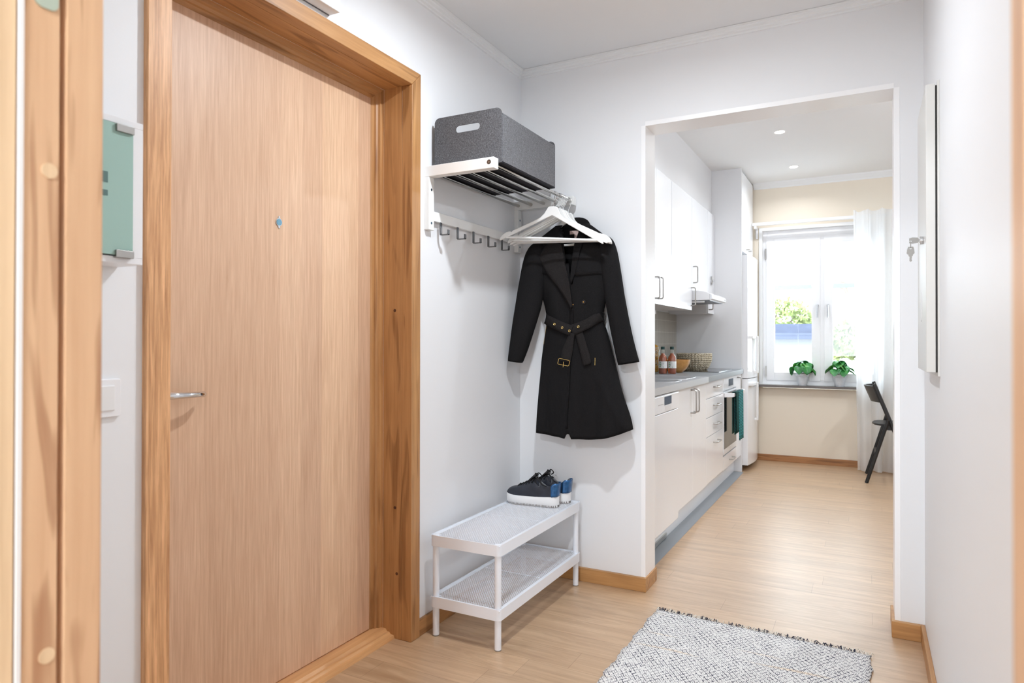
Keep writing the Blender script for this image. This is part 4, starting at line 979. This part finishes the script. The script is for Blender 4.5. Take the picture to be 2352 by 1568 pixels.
MB().box(-1.005, -0.998, 5.265, 5.865, WTZ, WTZ + 0.005).box(-1.467, -1.46, 5.265, 5.865, WTZ, WTZ + 0.005).box(-1.46, -1.005, 5.86, 5.865, WTZ, WTZ + 0.005).build('steel_edge', M['chrome'], HB)

# upper cabinets
UF = -1.187
def upper(label, y0, y1, z0, z1, doors, side=True):
    c = thing('wall_cabinet', label, 'cabinet', (-1.36, (y0 + y1) / 2, z0))
    carcass(KX0, y0, y1, z0, z1, c, UF)
    for a, b, hy, h0, h1 in doors:
        d = MB().box(UF - T_, UF, a, b, z0 - 0.001, z1).build('door', M['cab'], c, bevel=0.0015)
        if hy: bar_handle((UF, hy, h0), (UF, hy, h1), 0.034, 0.0048, 'handle', d)
    return c
UB, UT = 1.361, 2.228
upper('white wall cabinet nearest the doorway, above the dishwasher', 3.10, 3.815, UB, UT, [(3.102, 3.813, 3.77, 1.395, 1.53)])
upper('white double-door wall cabinet above the sink, two handles side by side', 3.82, 4.585, UB, UT, [(3.822, 4.203, 4.165, 1.395, 1.53), (4.206, 4.583, 4.245, 1.395, 1.53)])
upper('white single-door wall cabinet left of the extractor hood', 4.59, 5.19, UB, UT, [(4.592, 5.188, 5.155, 1.395, 1.53)])
upper('white wall cabinet above the extractor hood', 5.195, 5.775, 1.515, UT, [(5.197, 5.773, 5.235, 1.575, 1.70)])
un = upper('narrow white wall cabinet right of the hood with round dial', 5.78, 6.028, UB, UT, [(5.782, 6.026, 5.815, 1.392, 1.46)])
tag(MB().box(KX0, -1.207, 3.10, 6.03, UT + 0.002, KC).build('soffit', M['cabside'], loc=(-1.36, 4.5, UT)), 'white filler panel between the wall cabinets and kitchen ceiling', 'panel')
ti = thing('timer_dial', 'round chrome timer dial on the narrow wall cabinet', 'timer', (UF, 5.90, 1.64))
MB().disc_x((UF, 5.90, 1.645), 0.042, 0.010, 28).build('rim', M['chrome'], ti, bevel=0.003); MB().disc_x((UF + 0.010, 5.90, 1.645), 0.034, 0.003, 28).build('dial_face', plain('dial_face', srgb(190, 188, 186), 0.3), ti)
MB().disc_x((UF + 0.013, 5.90, 1.645), 0.010, 0.012, 16).build('knob', M['chrome'], ti, bevel=0.002)
# light strip below cabinets
ls = thing('under_cabinet_light', 'slim white light fitting under the wall cabinets', 'light fitting', (-1.45, 4.6, UB - 0.03))
MB().box(-1.50, -1.44, 4.05, 5.10, UB - 0.028, UB).build('housing', M['white'], ls, bevel=0.002)
MB().box(-1.495, -1.445, 4.06, 5.09, UB - 0.030, UB - 0.028).build('diffuser', plain('strip_diffuser', (0.9, 0.9, 0.9, 1), 0.4), ls)
# hood
hd = thing('extractor_hood', 'white slimline extractor hood with curved side below wall cabinet', 'extractor hood', (-1.3, 5.49, 1.44))
prof = [(KX0, 1.437), (KX0, 1.514), (-1.187, 1.514), (-1.15, 1.513), (-1.11, 1.507), (-1.075, 1.496), (-1.058, 1.488), (-1.056, 1.437)]
MB().prism(prof, 'XZ', 5.205, 5.765).build('canopy', M['white'], hd, bevel=0.003)
MB().prism([(-1.056, 1.440), (-1.056, 1.488), (-1.040, 1.480), (-1.034, 1.445)], 'XZ', 5.205, 5.765).build('front_visor', M['cab'], hd, bevel=0.003)
MB().box(-1.50, -1.06, 5.23, 5.745, 1.433, 1.437).build('grease_filter', plain('grey_filter', srgb(120, 124, 130), 0.4, 0.7), hd)
for y in (5.70, 5.725): MB().disc_x((-1.036, y, 1.462), 0.006, 0.006, 12).build('switch', M['white'], hd)
MB().tube([(-1.30, 5.22, 1.425), (-1.10, 5.22, 1.425)], 0.006, 10).build('pull_out_rail', M['white'], hd)

# tall end panel & fridge & cabinet above
tag(MB().box(KX0, -0.955, 6.032, 6.056, 0, KC).build('end_panel', M['cabside'], loc=(-1.24, 6.04, 0), bevel=0.001), 'tall white side panel between the worktop and the fridge', 'panel')
fr = thing('fridge_freezer', 'tall white fridge-freezer beside the window', 'fridge', (-1.22, 6.36, 0))
MB().box(KX0 + 0.03, -0.965, 6.075, 6.665, 0.045, 1.875).build('body', M['white'], fr, bevel=0.003)
MB().box(KX0 + 0.05, -0.98, 6.09, 6.65, 0.0, 0.045).build('kick_plate', M['gap'], fr)
def fdoor(z0, z1, nm):
    pts = [(-0.963, 6.075)] + [(-0.912 + 0.026 * math.sin(PI * k / 14), 6.075 + 0.59 * k / 14) for k in range(15)] + [(-0.963, 6.665)]
    return MB().prism(pts, 'XY', z0, z1).build(nm, plain('fridge_gloss', srgb(240, 241, 244), 0.08), fr, bevel=0.002)
f1 = fdoor(0.803, 1.872, 'door'); f2 = fdoor(0.050, 0.796, 'door')
for dr, za, zb in ((f1, 0.84, 1.17), (f2, 0.42, 0.76)):
    MB().box(-0.912, -0.872, 6.105, 6.335, zb - 0.024, zb).box(-0.872, -0.858, 6.300, 6.335, za, zb).box(-0.905, -0.872, 6.300, 6.335, za, za + 0.02).build('handle', M['whitemat'], dr, bevel=0.003)
c = thing('wall_cabinet', 'white cabinet above the fridge with small bar handle', 'cabinet', (-1.24, 6.36, 1.91))
carcass(KX0, 6.058, 6.69, 1.905, KC - 0.005, c, -0.957)
d = MB().box(-0.975, -0.957, 6.059, 6.689, 1.907, 2.60).build('door', M['cab'], c, bevel=0.0015)
bar_handle((-0.957, 6.30, 1.945), (-0.957, 6.43, 1.945), 0.030, 0.0045, 'handle', d)

# ---- items on the worktop
def bottle_mat():
    t = NT('pink_drink'); t.p.inputs['Base Color'].default_value = srgb(226, 104, 46); t.p.inputs['Roughness'].default_value = 0.1
    t.p.inputs['Transmission Weight'].default_value = 0.5; return t.m
def make_bottle(label, x, y):
    T = thing('bottle', label, 'bottle', (x, y, WTZ), 'bottles of pink drink on the worktop')
    MB().lathe([(0.0, 0.002), (0.026, 0.002), (0.028, 0.006), (0.028, 0.115), (0.024, 0.128), (0.013, 0.142), (0.0115, 0.150), (0.0, 0.150)], (x, y, WTZ), 28).build('drink', bottle_mat(), T)
    MB().lathe([(0.0, 0.0), (0.028, 0.0), (0.0302, 0.004), (0.0302, 0.116), (0.0262, 0.131), (0.0152, 0.146), (0.0132, 0.155), (0.0128, 0.185), (0.0, 0.185)], (x, y, WTZ), 28).build('glass', M['bottleglass'], T)
    lb_ = MB().lathe([(0.0306, 0.042), (0.0309, 0.042), (0.0309, 0.092), (0.0306, 0.092)], (x, y, WTZ), 28, cap=False).build('bottle_label', plain('paper_label', srgb(232, 232, 230), 0.6), T)
    lf = MB()
    for k, (a, z, s_) in enumerate(((-1.95, 0.055, 0.006), (-1.80, 0.066, 0.006), (-2.05, 0.070, 0.0055), (-1.92, 0.081, 0.006), (-1.20, 0.050, 0.004))):
        px_, py_ = x + 0.0312 * math.cos(a), y + 0.0312 * math.sin(a); tx, ty = -math.sin(a), math.cos(a)
        lf.add([(px_ - tx * s_, py_ - ty * s_, WTZ + z), (px_, py_, WTZ + z - s_), (px_ + tx * s_, py_ + ty * s_, WTZ + z), (px_, py_, WTZ + z + s_)], [(0, 1, 2, 3)])
    lf.build('leaf_print', plain('green_print', srgb(120, 160, 120), 0.6), lb_)
    a = -1.28; lt = MB()
    for u0, u1, z0, z1 in ((-0.0075, -0.0063, 0.072, 0.080), (-0.0075, -0.0020, 0.072, 0.0732), (0.0010, 0.0022, 0.0725, 0.080), (0.0060, 0.0072, 0.0725, 0.080), (0.0016, 0.0066, 0.072, 0.0732)):
        c0 = [x + 0.0312 * math.cos(a), y + 0.0312 * math.sin(a)]; tx, ty, nx_, ny_ = -math.sin(a), math.cos(a), math.cos(a), math.sin(a)
        P_ = lambda u, z, d: (x + (0.0310 + d) * math.cos(a + u / 0.031), y + (0.0310 + d) * math.sin(a + u / 0.031), WTZ + z)
        lt.add([P_(u0, z0, 0), P_(u1, z0, 0), P_(u1, z1, 0), P_(u0, z1, 0), P_(u0, z0, 0.0004), P_(u1, z0, 0.0004), P_(u1, z1, 0.0004), P_(u0, z1, 0.0004)], [(0, 3, 2, 1), (4, 5, 6, 7), (0, 1, 5, 4), (1, 2, 6, 5), (2, 3, 7, 6), (3, 0, 4, 7)])
    lt.build('lettering', M['tubesteel'], lb_)
    MB().lathe([(0.0135, 0.178), (0.0142, 0.180), (0.0142, 0.198), (0.0, 0.199)], (x, y, WTZ), 24).build('cap', plain('dark_green_cap', srgb(18, 60, 58), 0.35), T)
    return T
b1 = make_bottle('left of the two pink drink bottles with dark green cap', -1.322, 4.855)
dup(b1, (-1.262, 4.885, WTZ), 'right of the two pink drink bottles, touching the wooden bowl')
jr = thing('pasta_jar', 'tall glass jar of yellow pasta beside the bottles, cut off by doorway', 'jar', (-1.41, 4.93, WTZ))
MB().lathe([(0.0, 0), (0.042, 0), (0.045, 0.006), (0.045, 0.17), (0.036, 0.185), (0.036, 0.195)], (-1.41, 4.93, WTZ), 28, cap=False).build('glass', M['bottleglass'], jr)
m = MB(); random.seed(5)
for k in range(120):
    a = random.random() * 2 * PI; z = random.uniform(0.012, 0.205); rr_ = random.uniform(0.015, 0.034) * (1 if z < 0.17 else 0.75)
    c_ = Vector((-1.41 + rr_ * math.cos(a), 4.93 + rr_ * math.sin(a), WTZ + z)); b_ = random.random() * 2 * PI; s_ = 0.010
    m.tube([c_ + Vector((math.cos(b_ + t_) * s_, math.sin(b_ + t_) * s_, 0.004 * t_ - 0.006)) for t_ in (0, 0.8, 1.6, 2.4, 3.2)], 0.0042, 6)
po_ = m.build('pasta', plain('yellow_pasta', srgb(222, 168, 62), 0.6, noise=0.15, nscale=60), jr); po_['kind'] = 'stuff'
bw = thing('bowl', 'round bamboo bowl on the worktop beside the bottles', 'bowl', (-1.27, 5.07, WTZ))
prof_ = [(0.0, 0.0), (0.045, 0.0), (0.055, 0.006), (0.085, 0.035), (0.103, 0.070), (0.108, 0.098), (0.104, 0.0985), (0.098, 0.070), (0.080, 0.040), (0.05, 0.012), (0.0, 0.009)]
MB().lathe(prof_, (-1.29, 5.10, WTZ), 40).build('shell', M['bamboo'], bw, angle=60)
bs = thing('basket', 'woven seagrass basket on the hob', 'basket', (-1.29, 5.60, WTZ))
def basket_mat():
    t = NT('seagrass_weave'); mp = t.coords(); nz = t.n('ShaderNodeTexNoise', i_Scale=120.0, i_Detail=3.0); t.l(mp, nz, 0, 'Vector')
    r = t.ramp([(0.3, srgb(130, 112, 84)[:3]), (0.5, srgb(206, 194, 170)[:3]), (0.7, srgb(234, 226, 210)[:3])]); t.l(nz, r); t.col(r); t.p.inputs['Roughness'].default_value = 0.8; return t.m
M['weave'] = basket_mat()
m = MB(); bc = (-1.268, 5.625); rows = 9
for q in range(rows):
    u = q / (rows - 1); R_ = 0.098 + 0.036 * min(1, u * 1.6) ** 0.6; z = WTZ + 0.014 + u * 0.118
    pts = []
    for k in range(204):
        a = 2 * PI * k / 204; w = 0.0045 * math.sin(34 * a); pts.append((bc[0] + (R_ + w) * math.cos(a), bc[1] + (R_ + w) * math.sin(a), z + 0.0028 * math.cos(34 * a)))
    m.tube(pts, 0.0068, 6, closed=True)
m.lathe([(0.0, 0.005), (0.10, 0.005), (0.10, 0.012), (0.0, 0.012)], (bc[0], bc[1], WTZ), 24)
m.lathe([(0.098, 0.01), (0.130, 0.07), (0.132, 0.125)], (bc[0], bc[1], WTZ), 32, cap=False)
m.build('woven_wall', M['weave'], bs, angle=60)
# tea towels on the oven handle
def towel_mat():
    t = NT('teal_waffle_towel'); mp = t.coords(); sx = t.n('ShaderNodeSeparateXYZ'); t.l(mp, sx)
    mu = t.n('ShaderNodeMath', operation='MULTIPLY', i_1=520.0); t.t.links.new(sx.outputs[2], mu.inputs[0]); sn = t.n('ShaderNodeMath', operation='SINE'); t.l(mu, sn)
    r = t.ramp([(0.3, srgb(10, 70, 72)[:3]), (0.6, srgb(60, 160, 162)[:3])]); t.l(sn, r)
    cb = r; t.col(cb); t.p.inputs['Roughness'].default_value = 0.9; return t.m
M['towel'] = towel_mat(); M['towel2'] = plain('dark_green_towel', srgb(14, 66, 62), 0.9, noise=0.2, nscale=200)
def towel(label, y0, y1, zf, zb, m_, nm='tea_towel'):
    T = MB(); rings = []; n = 16
    def prof(w):
        x0 = -0.8795 + w; xi = -0.905 - 0.3 * w
        p = [(x0 + 0.003, zf + (0.735 - zf) * k / 12) for k in range(13)] + [(x0 - 0.004, 0.7365), (-0.892, 0.7375), (xi + 0.002, 0.7365)] + [(xi, 0.733 - (0.733 - zb) * k / 10) for k in range(11)]
        return p
    for k in range(n + 1):
        y = y0 + (y1 - y0) * k / n; w = 0.006 * (1 + math.sin(k * 1.15)) ; rings.append([(x + (w * 0.5 * (0.74 - z) / 0.3 if x > -0.89 else 0), y, z) for x, z in prof(w * 0.3)])
    T.loft(rings, False, False); o = T.build(nm, m_, loc=(-0.89, (y0 + y1) / 2, 0.73), solid=0.003, angle=60); return tag(o, label, 'towel', 'tea towels on the oven handle')
towel('dark green towel on the oven handle, left of the striped one', 5.28, 5.37, 0.44, 0.42, M['towel2'])
towel('bright teal ribbed towel on the oven handle', 5.385, 5.60, 0.36, 0.40, M['towel'])

# ---- downlights
def downlight(label, x, y):
    T = thing('downlight', label, 'downlight', (x, y, KC), 'kitchen ceiling downlights')
    MB().lathe([(0.030, -0.001), (0.040, -0.003), (0.042, 0.0)], (x, y, KC), 28, cap=False).build('trim_ring', M['white'], T)
    MB().lathe([(0.0, -0.0035), (0.031, -0.0035), (0.031, -0.0015)], (x, y, KC), 28).build('lens', plain('downlight_lens', (1, 1, 1, 1), 0.4, emit=(1, 0.86, 0.74, 1), estr=9), T)
    area_light('lamp_light', (0, 0, -0.006), 0.055, KITCHEN_SPOT, (0.90, 0.95, 1.0), parent=T, spread=math.radians(150))
    return T
for i, (x, y, lb_) in enumerate(((-0.549, 5.124, 'nearer lit recessed downlight in the kitchen ceiling'), (-0.553, 6.20, 'farther lit recessed downlight, nearer the kitchen window'), (-0.549, 4.05, 'lit recessed downlight hidden above the doorway head'), (0.75, 4.6, 'lit recessed downlight over the dining side of the kitchen'))):
    downlight(lb_, x, y)

plafond('added round fill lamp, unseen, over the dining side of the kitchen', 1.05, 4.5, DINING_FILL, 0.2, z=KC)  # added out of view to brighten the lower cabinet fronts
# ---------------------------------------------------------------- kitchen window
w1 = sroot('window_1', (-0.36, KY, WZ0), 'white double casement kitchen window')
def frame_rect(y0, y1, z0, z1, t_, x0, x1, nm, m_, parent, tb=None, tt=None):
    tb = tb or t_; tt = tt or t_
    return MB().box(y0, y0 + t_, x0, x1, z0, z1).box(y1 - t_, y1, x0, x1, z0, z1).box(y0 + t_, y1 - t_, x0, x1, z0, z0 + tb).box(y0 + t_, y1 - t_, x0, x1, z1 - tt, z1).build(nm, m_, parent, bevel=0.002)
WC = -0.362
frame_rect(WX0 - 0.028, WX1 + 0.028, WZ0 - 0.005, WZ1 + 0.028, 0.030, KY - 0.012, KY + 0.02, 'casing', M['whitemat'], w1, tb=0.012)
frame_rect(WX0, WX1, WZ0, WZ1, 0.040, KY + 0.022, KY + 0.12, 'window_frame', M['white'], w1, tb=0.048, tt=0.080)
MB().box(WC - 0.019, WC + 0.019, KY + 0.022, KY + 0.12, WZ0 + 0.048, WZ1 - 0.080).build('mullion', M['white'], w1)
for x0, x1, hx in ((WX0 + 0.034, WC - 0.016, -0.400), (WC + 0.016, WX1 - 0.034, -0.314)):
    s_ = frame_rect(x0, x1, 0.757, 2.095, 0.072, KY + 0.012, KY + 0.07, 'sash', M['white'], w1, tb=0.076, tt=0.07)
    MB().box(x0 + 0.07, x1 - 0.07, KY + 0.04, KY + 0.046, 0.83, 2.03).build('pane', M['glass'], s_)
    MB().tube([(hx, KY + 0.012, 1.452), (hx, KY - 0.012, 1.452), (hx, KY - 0.028, 1.446), (hx, KY - 0.032, 1.43), (hx, KY - 0.030, 1.34)], [0.011, 0.010, 0.010, 0.008, 0.0075], 10).build('window_handle', plain('satin_aluminium', srgb(190, 192, 195), 0.3, 0.7), s_)
for z in (1.95, 0.84):
    MB().box(WX0 + 0.024, WX0 + 0.036, KY + 0.004, KY + 0.02, z - 0.05, z + 0.05).build('hinge', M['steel'], w1)
si = MB().box(-0.93, 0.30, KY - 0.105, KY + 0.02, 0.697, 0.7185).build('window_sill', plain('dark_stone_sill', srgb(96, 88, 84), 0.35, noise=0.1, nscale=200), w1, bevel=0.002)
# exterior blind stack
vb = thing('venetian_blind', 'grey slatted blind pulled up at the top of the window', 'blind', (WC, KY + 0.13, 2.03))
for k in range(7):
    MB().box(WX0 + 0.06, WX1 - 0.06, KY + 0.135, KY + 0.16, 2.002 + k * 0.008, 2.0045 + k * 0.008).build('slat', plain('blue_grey_slat', srgb(130, 150, 160), 0.5), vb)
for x in (-0.70, -0.53, -0.21, 0.02): MB().box(x - 0.006, x + 0.006, KY + 0.132, KY + 0.1345, 2.0, 2.08).build('ladder_tape', M['whitemat'], vb)

# curtain rail and curtain
cr = thing('curtain_rail', 'white curtain rail fixed above the kitchen window', 'curtain rail', (-0.3, 6.62, 2.21))
MB().box(-0.952, 1.2, 6.606, 6.634, 2.204, 2.232).build('rail', M['white'], cr, bevel=0.004)
for x in (-0.925, 1.15): MB().box(x - 0.010, x + 0.010, 6.61, KY, 2.180, 2.204).box(x - 0.010, x + 0.010, KY - 0.014, KY, 2.095, 2.204).build('bracket', M['white'], cr, bevel=0.002)
def curtain():
    m = MB(); rings = []; NX = 130
    for j in range(41):
        v = j / 40; z = 2.262 - v * (2.262 - 0.006); row = []
        for i in range(NX + 1):
            u = i / NX; x = -0.115 + 0.62 * u
            amp = 0.020 + 0.016 * v
            y = 6.60 + amp * math.sin(u * 34 + 0.6 * math.sin(3 * v)) + 0.010 * math.sin(u * 78 + 2 * v)
            xx = x + 0.012 * math.sin(u * 40 + 1.2) + (0.03 * v * (1 - u) if u < 0.3 else 0)
            zz_ = z + (0.012 * math.sin(u * 34 + 1.0) * (1 - v) if v < 0.1 else 0)
            if v > 0.97: y -= 0.02
            row.append((xx, y - 0.035, zz_))
        rings.append(row)
    m.loft(rings, False, False); return m
tag(curtain().build('curtain', M['sheer'], loc=(0.2, 6.57, 1.1), angle=80), 'sheer white floor-length curtain at the right of the kitchen window', 'curtain')

# potted plants on the sill
def leaf_mat():
    t = NT('glossy_leaf'); nz = t.n('ShaderNodeTexNoise', i_Scale=18.0, i_Detail=2.0); t.l(t.coords(), nz, 0, 'Vector')
    r = t.ramp([(0.3, srgb(24, 92, 44)[:3]), (0.55, srgb(54, 138, 60)[:3]), (0.75, srgb(120, 180, 84)[:3])]); t.l(nz, r); t.col(r); t.p.inputs['Roughness'].default_value = 0.35; return t.m
M['leafg'] = leaf_mat()
def plant(label, x, y, seed):
    random.seed(seed); z0 = 0.7185
    T = thing('potted_plant', label, 'plant', (x, y, z0), 'potted plants on the kitchen window sill')
    MB().lathe([(0.0, 0), (0.036, 0), (0.038, 0.003), (0.050, 0.085), (0.056, 0.087), (0.058, 0.112), (0.053, 0.112), (0.050, 0.095), (0.0, 0.093)], (x, y, z0), 32).build('pot', plain('pale_grey_pot', srgb(206, 210, 216), 0.7, noise=0.06, nscale=90), T)
    m = MB(); st_ = MB()
    for k in range(20):
        a = 2 * PI * k / 20 * 2.4 + random.uniform(-0.3, 0.3); ring = k % 3
        rr_ = (0.085, 0.055, 0.02)[ring] * random.uniform(0.85, 1.1); zz_ = (0.150, 0.185, 0.210)[ring] + random.uniform(-0.018, 0.012)
        tip = Vector((x + rr_ * math.cos(a), y + rr_ * math.sin(a), z0 + zz_)); s_ = random.uniform(0.036, 0.047)
        st_.tube([(x + 0.012 * math.cos(a), y + 0.012 * math.sin(a), z0 + 0.093), (x + rr_ * 0.4 * math.cos(a), y + rr_ * 0.4 * math.sin(a), z0 + 0.6 * zz_ + 0.04), tip], 0.0016, 6)
        out = Vector((math.cos(a), math.sin(a), -random.uniform(0.25, 1.3))).normalized(); side = out.cross(Vector((0, 0, 1))).normalized(); nrm = side.cross(out)
        shape = [(0.0, 0.45), (0.3, 1.0), (0.75, 1.15), (1.2, 0.95), (1.6, 0.5), (1.85, 0.0)]; ringsL = []
        for t_, w in shape:
            ringsL.append([tip + out * (t_ - 0.55) * s_ + side * u * w * s_ * 0.95 + nrm * (0.30 * abs(u) * w - 0.16 * t_ * t_) * s_ for u in (-1, -0.5, 0, 0.5, 1)])
        m.loft(ringsL, False, False)
    m.build('leaves', M['leafg'], T, angle=80, solid=0.0006); st_.build('stems', plain('stem', srgb(90, 100, 60), 0.6), T)
plant('left potted green plant on the sill, in front of the left sash', -0.523, 6.672, 4)
plant('right potted green plant on the sill, next to the curtain', -0.218, 6.672, 9)

# folding chair
CH = thing('folding_chair', 'black wooden folding chair beside the white curtain', 'chair', (0.17, 6.24, 0))
M['chairblack'] = plain('black_stained_wood', srgb(22, 22, 24), 0.38)
for y, sg in ((6.055, 1), (6.425, -1)):
    MB().tube([(0.345, y, 0.0), (0.047, y, 0.785)], 0.0135, 12).build('leg', M['chairblack'], CH)
    yi = y + sg * 0.028
    MB().tube([(-0.006, yi - sg * 0.03, 0.0), (0.150, yi - sg * 0.03, 0.505)] if False else [(-0.006, y - sg * 0.028, 0.0), (0.145, y - sg * 0.028, 0.505)], 0.0135, 12).build('leg', M['chairblack'], CH)
m = MB(); rings = []
for k in range(13):
    v = k / 12; y = 6.05 + 0.38 * v; b = 0.062 * math.sin(PI * v)
    rings.append([(0.100 - b, y, 0.640), (0.048 - b, y, 0.770), (0.036 - b, y, 0.768), (0.088 - b, y, 0.638)])
m.loft(rings).build('backrest', M['chairblack'], CH, bevel=0.002, angle=40)
sp = [(0.425, 6.08), (0.425, 6.40), (0.20, 6.405), (0.09, 6.39), (0.050, 6.34), (0.035, 6.24), (0.050, 6.14), (0.09, 6.09), (0.20, 6.075)]
MB().prism(sp, 'XY', 0.452, 0.468).build('seat', M['chairblack'], CH, bevel=0.004)
MB().box(0.10, 0.40, 6.086, 6.102, 0.420, 0.452).box(0.10, 0.40, 6.378, 6.394, 0.420, 0.452).build('seat_rail', M['chairblack'], CH)
MB().tube([(0.062, 6.03, 0.225), (0.062, 6.45, 0.225)], 0.009, 10).tube([(0.262, 6.055, 0.22), (0.262, 6.425, 0.22)], 0.009, 10).build('stretcher', M['chairblack'], CH)

# ================================================================== OUTSIDE
struct(MB().box(-12, 12, 7.2, 40, -0.75, -0.65).build('ground', plain('pale_gravel', srgb(176, 176, 176), 0.9, noise=0.1, nscale=3), smooth=False))
sh = thing('garden_shed', 'white clad outbuilding with blue-grey roof outside the kitchen window', 'outbuilding', (-1.2, 12, -0.65))
M['clad'] = plain('white_cladding', srgb(168, 171, 176), 0.7); M['slate'] = plain('blue_grey_roof', srgb(76, 84, 106), 0.6, noise=0.1, nscale=5)
m = MB()
for k in range(16): z = -0.65 + k * 0.117; m.prism([(12.0, z), (11.985, z), (11.998, z + 0.114), (12.0, z + 0.114)], 'YZ', -4.2, -0.70)
m.box(-4.2, -0.70, 12.0, 14.5, -0.65, 1.22).build('cladding', M['clad'], sh, smooth=False)
m = MB()
for k in range(5): m.box(-4.4, -0.60, 11.72 + 0.35 * k, 12.09 + 0.35 * k, 1.21 + 0.045 * k, 1.262 + 0.045 * k)
m.box(-4.4, -0.60, 11.70, 14.7, 1.16, 1.21); m.build('roof', M['slate'], sh, smooth=False)
def tree(label, x, y, z, r, n, seed, crown=True, trunk_h=1.2):
    random.seed(seed); T = thing('tree', label, 'tree', (x, y, -0.65))
    tr = MB(); tr.tube([(x, y, -0.65), (x + 0.05, y, z - 0.2), (x, y, z + r * 0.5)], [0.09, 0.07, 0.03], 8)
    for k in range(9):
        a = random.random() * 2 * PI; tr.tube([(x, y, z - 0.4 + 0.08 * k), (x + r * 0.5 * math.cos(a), y + r * 0.5 * math.sin(a), z + 0.1 + 0.1 * k), (x + r * 0.9 * math.cos(a), y + r * 0.9 * math.sin(a), z + 0.3 + 0.08 * k)], [0.035, 0.02, 0.008], 6)
    tr.build('trunk', plain('bark', srgb(120, 110, 100), 0.9), T)
    m = MB()
    for k in range(n):
        d = Vector((random.gauss(0, 1), random.gauss(0, 1), random.gauss(0, 1))).normalized() * r * random.uniform(0.35, 1.0) ** 0.6
        c_ = Vector((x, y, z)) + Vector((d.x * 1.15, d.y, d.z * 0.85)) + Vector((0.15 * math.sin(5 * d.x), 0, 0.12 * math.sin(4 * d.x + 1)))
        s_ = random.uniform(0.03, 0.07); u = Vector((random.gauss(0, 1), random.gauss(0, 1), random.gauss(0, 1))).normalized(); v = u.orthogonal().normalized()
        m.add([c_ - u * s_, c_ - v * s_ * 0.6, c_ + u * s_, c_ + v * s_ * 0.6], [(0, 1, 2, 3)])
    m.build('foliage', plain('spring_foliage', srgb(128, 142, 84), 0.7, noise=0.3, nscale=2), T, smooth=False, fixn=False)
tree('green leafy tree behind the shed, left of the window view', -1.75, 15.5, 1.30, 0.80, 3500, 11)
tree('sparse young tree seen through the right sash', -0.10, 10.9, 1.08, 0.36, 1300, 21)
tag(MB().box(-2.6, 1.6, 8.2, 8.25, 1.715, 1.762).build('awning_bar', plain('grey_blue_metal', srgb(112, 122, 138), 0.5), loc=(-0.4, 8.2, 1.74)), 'thin pale blue horizontal bar outside the window', 'bar')
S.render.film_transparent = False
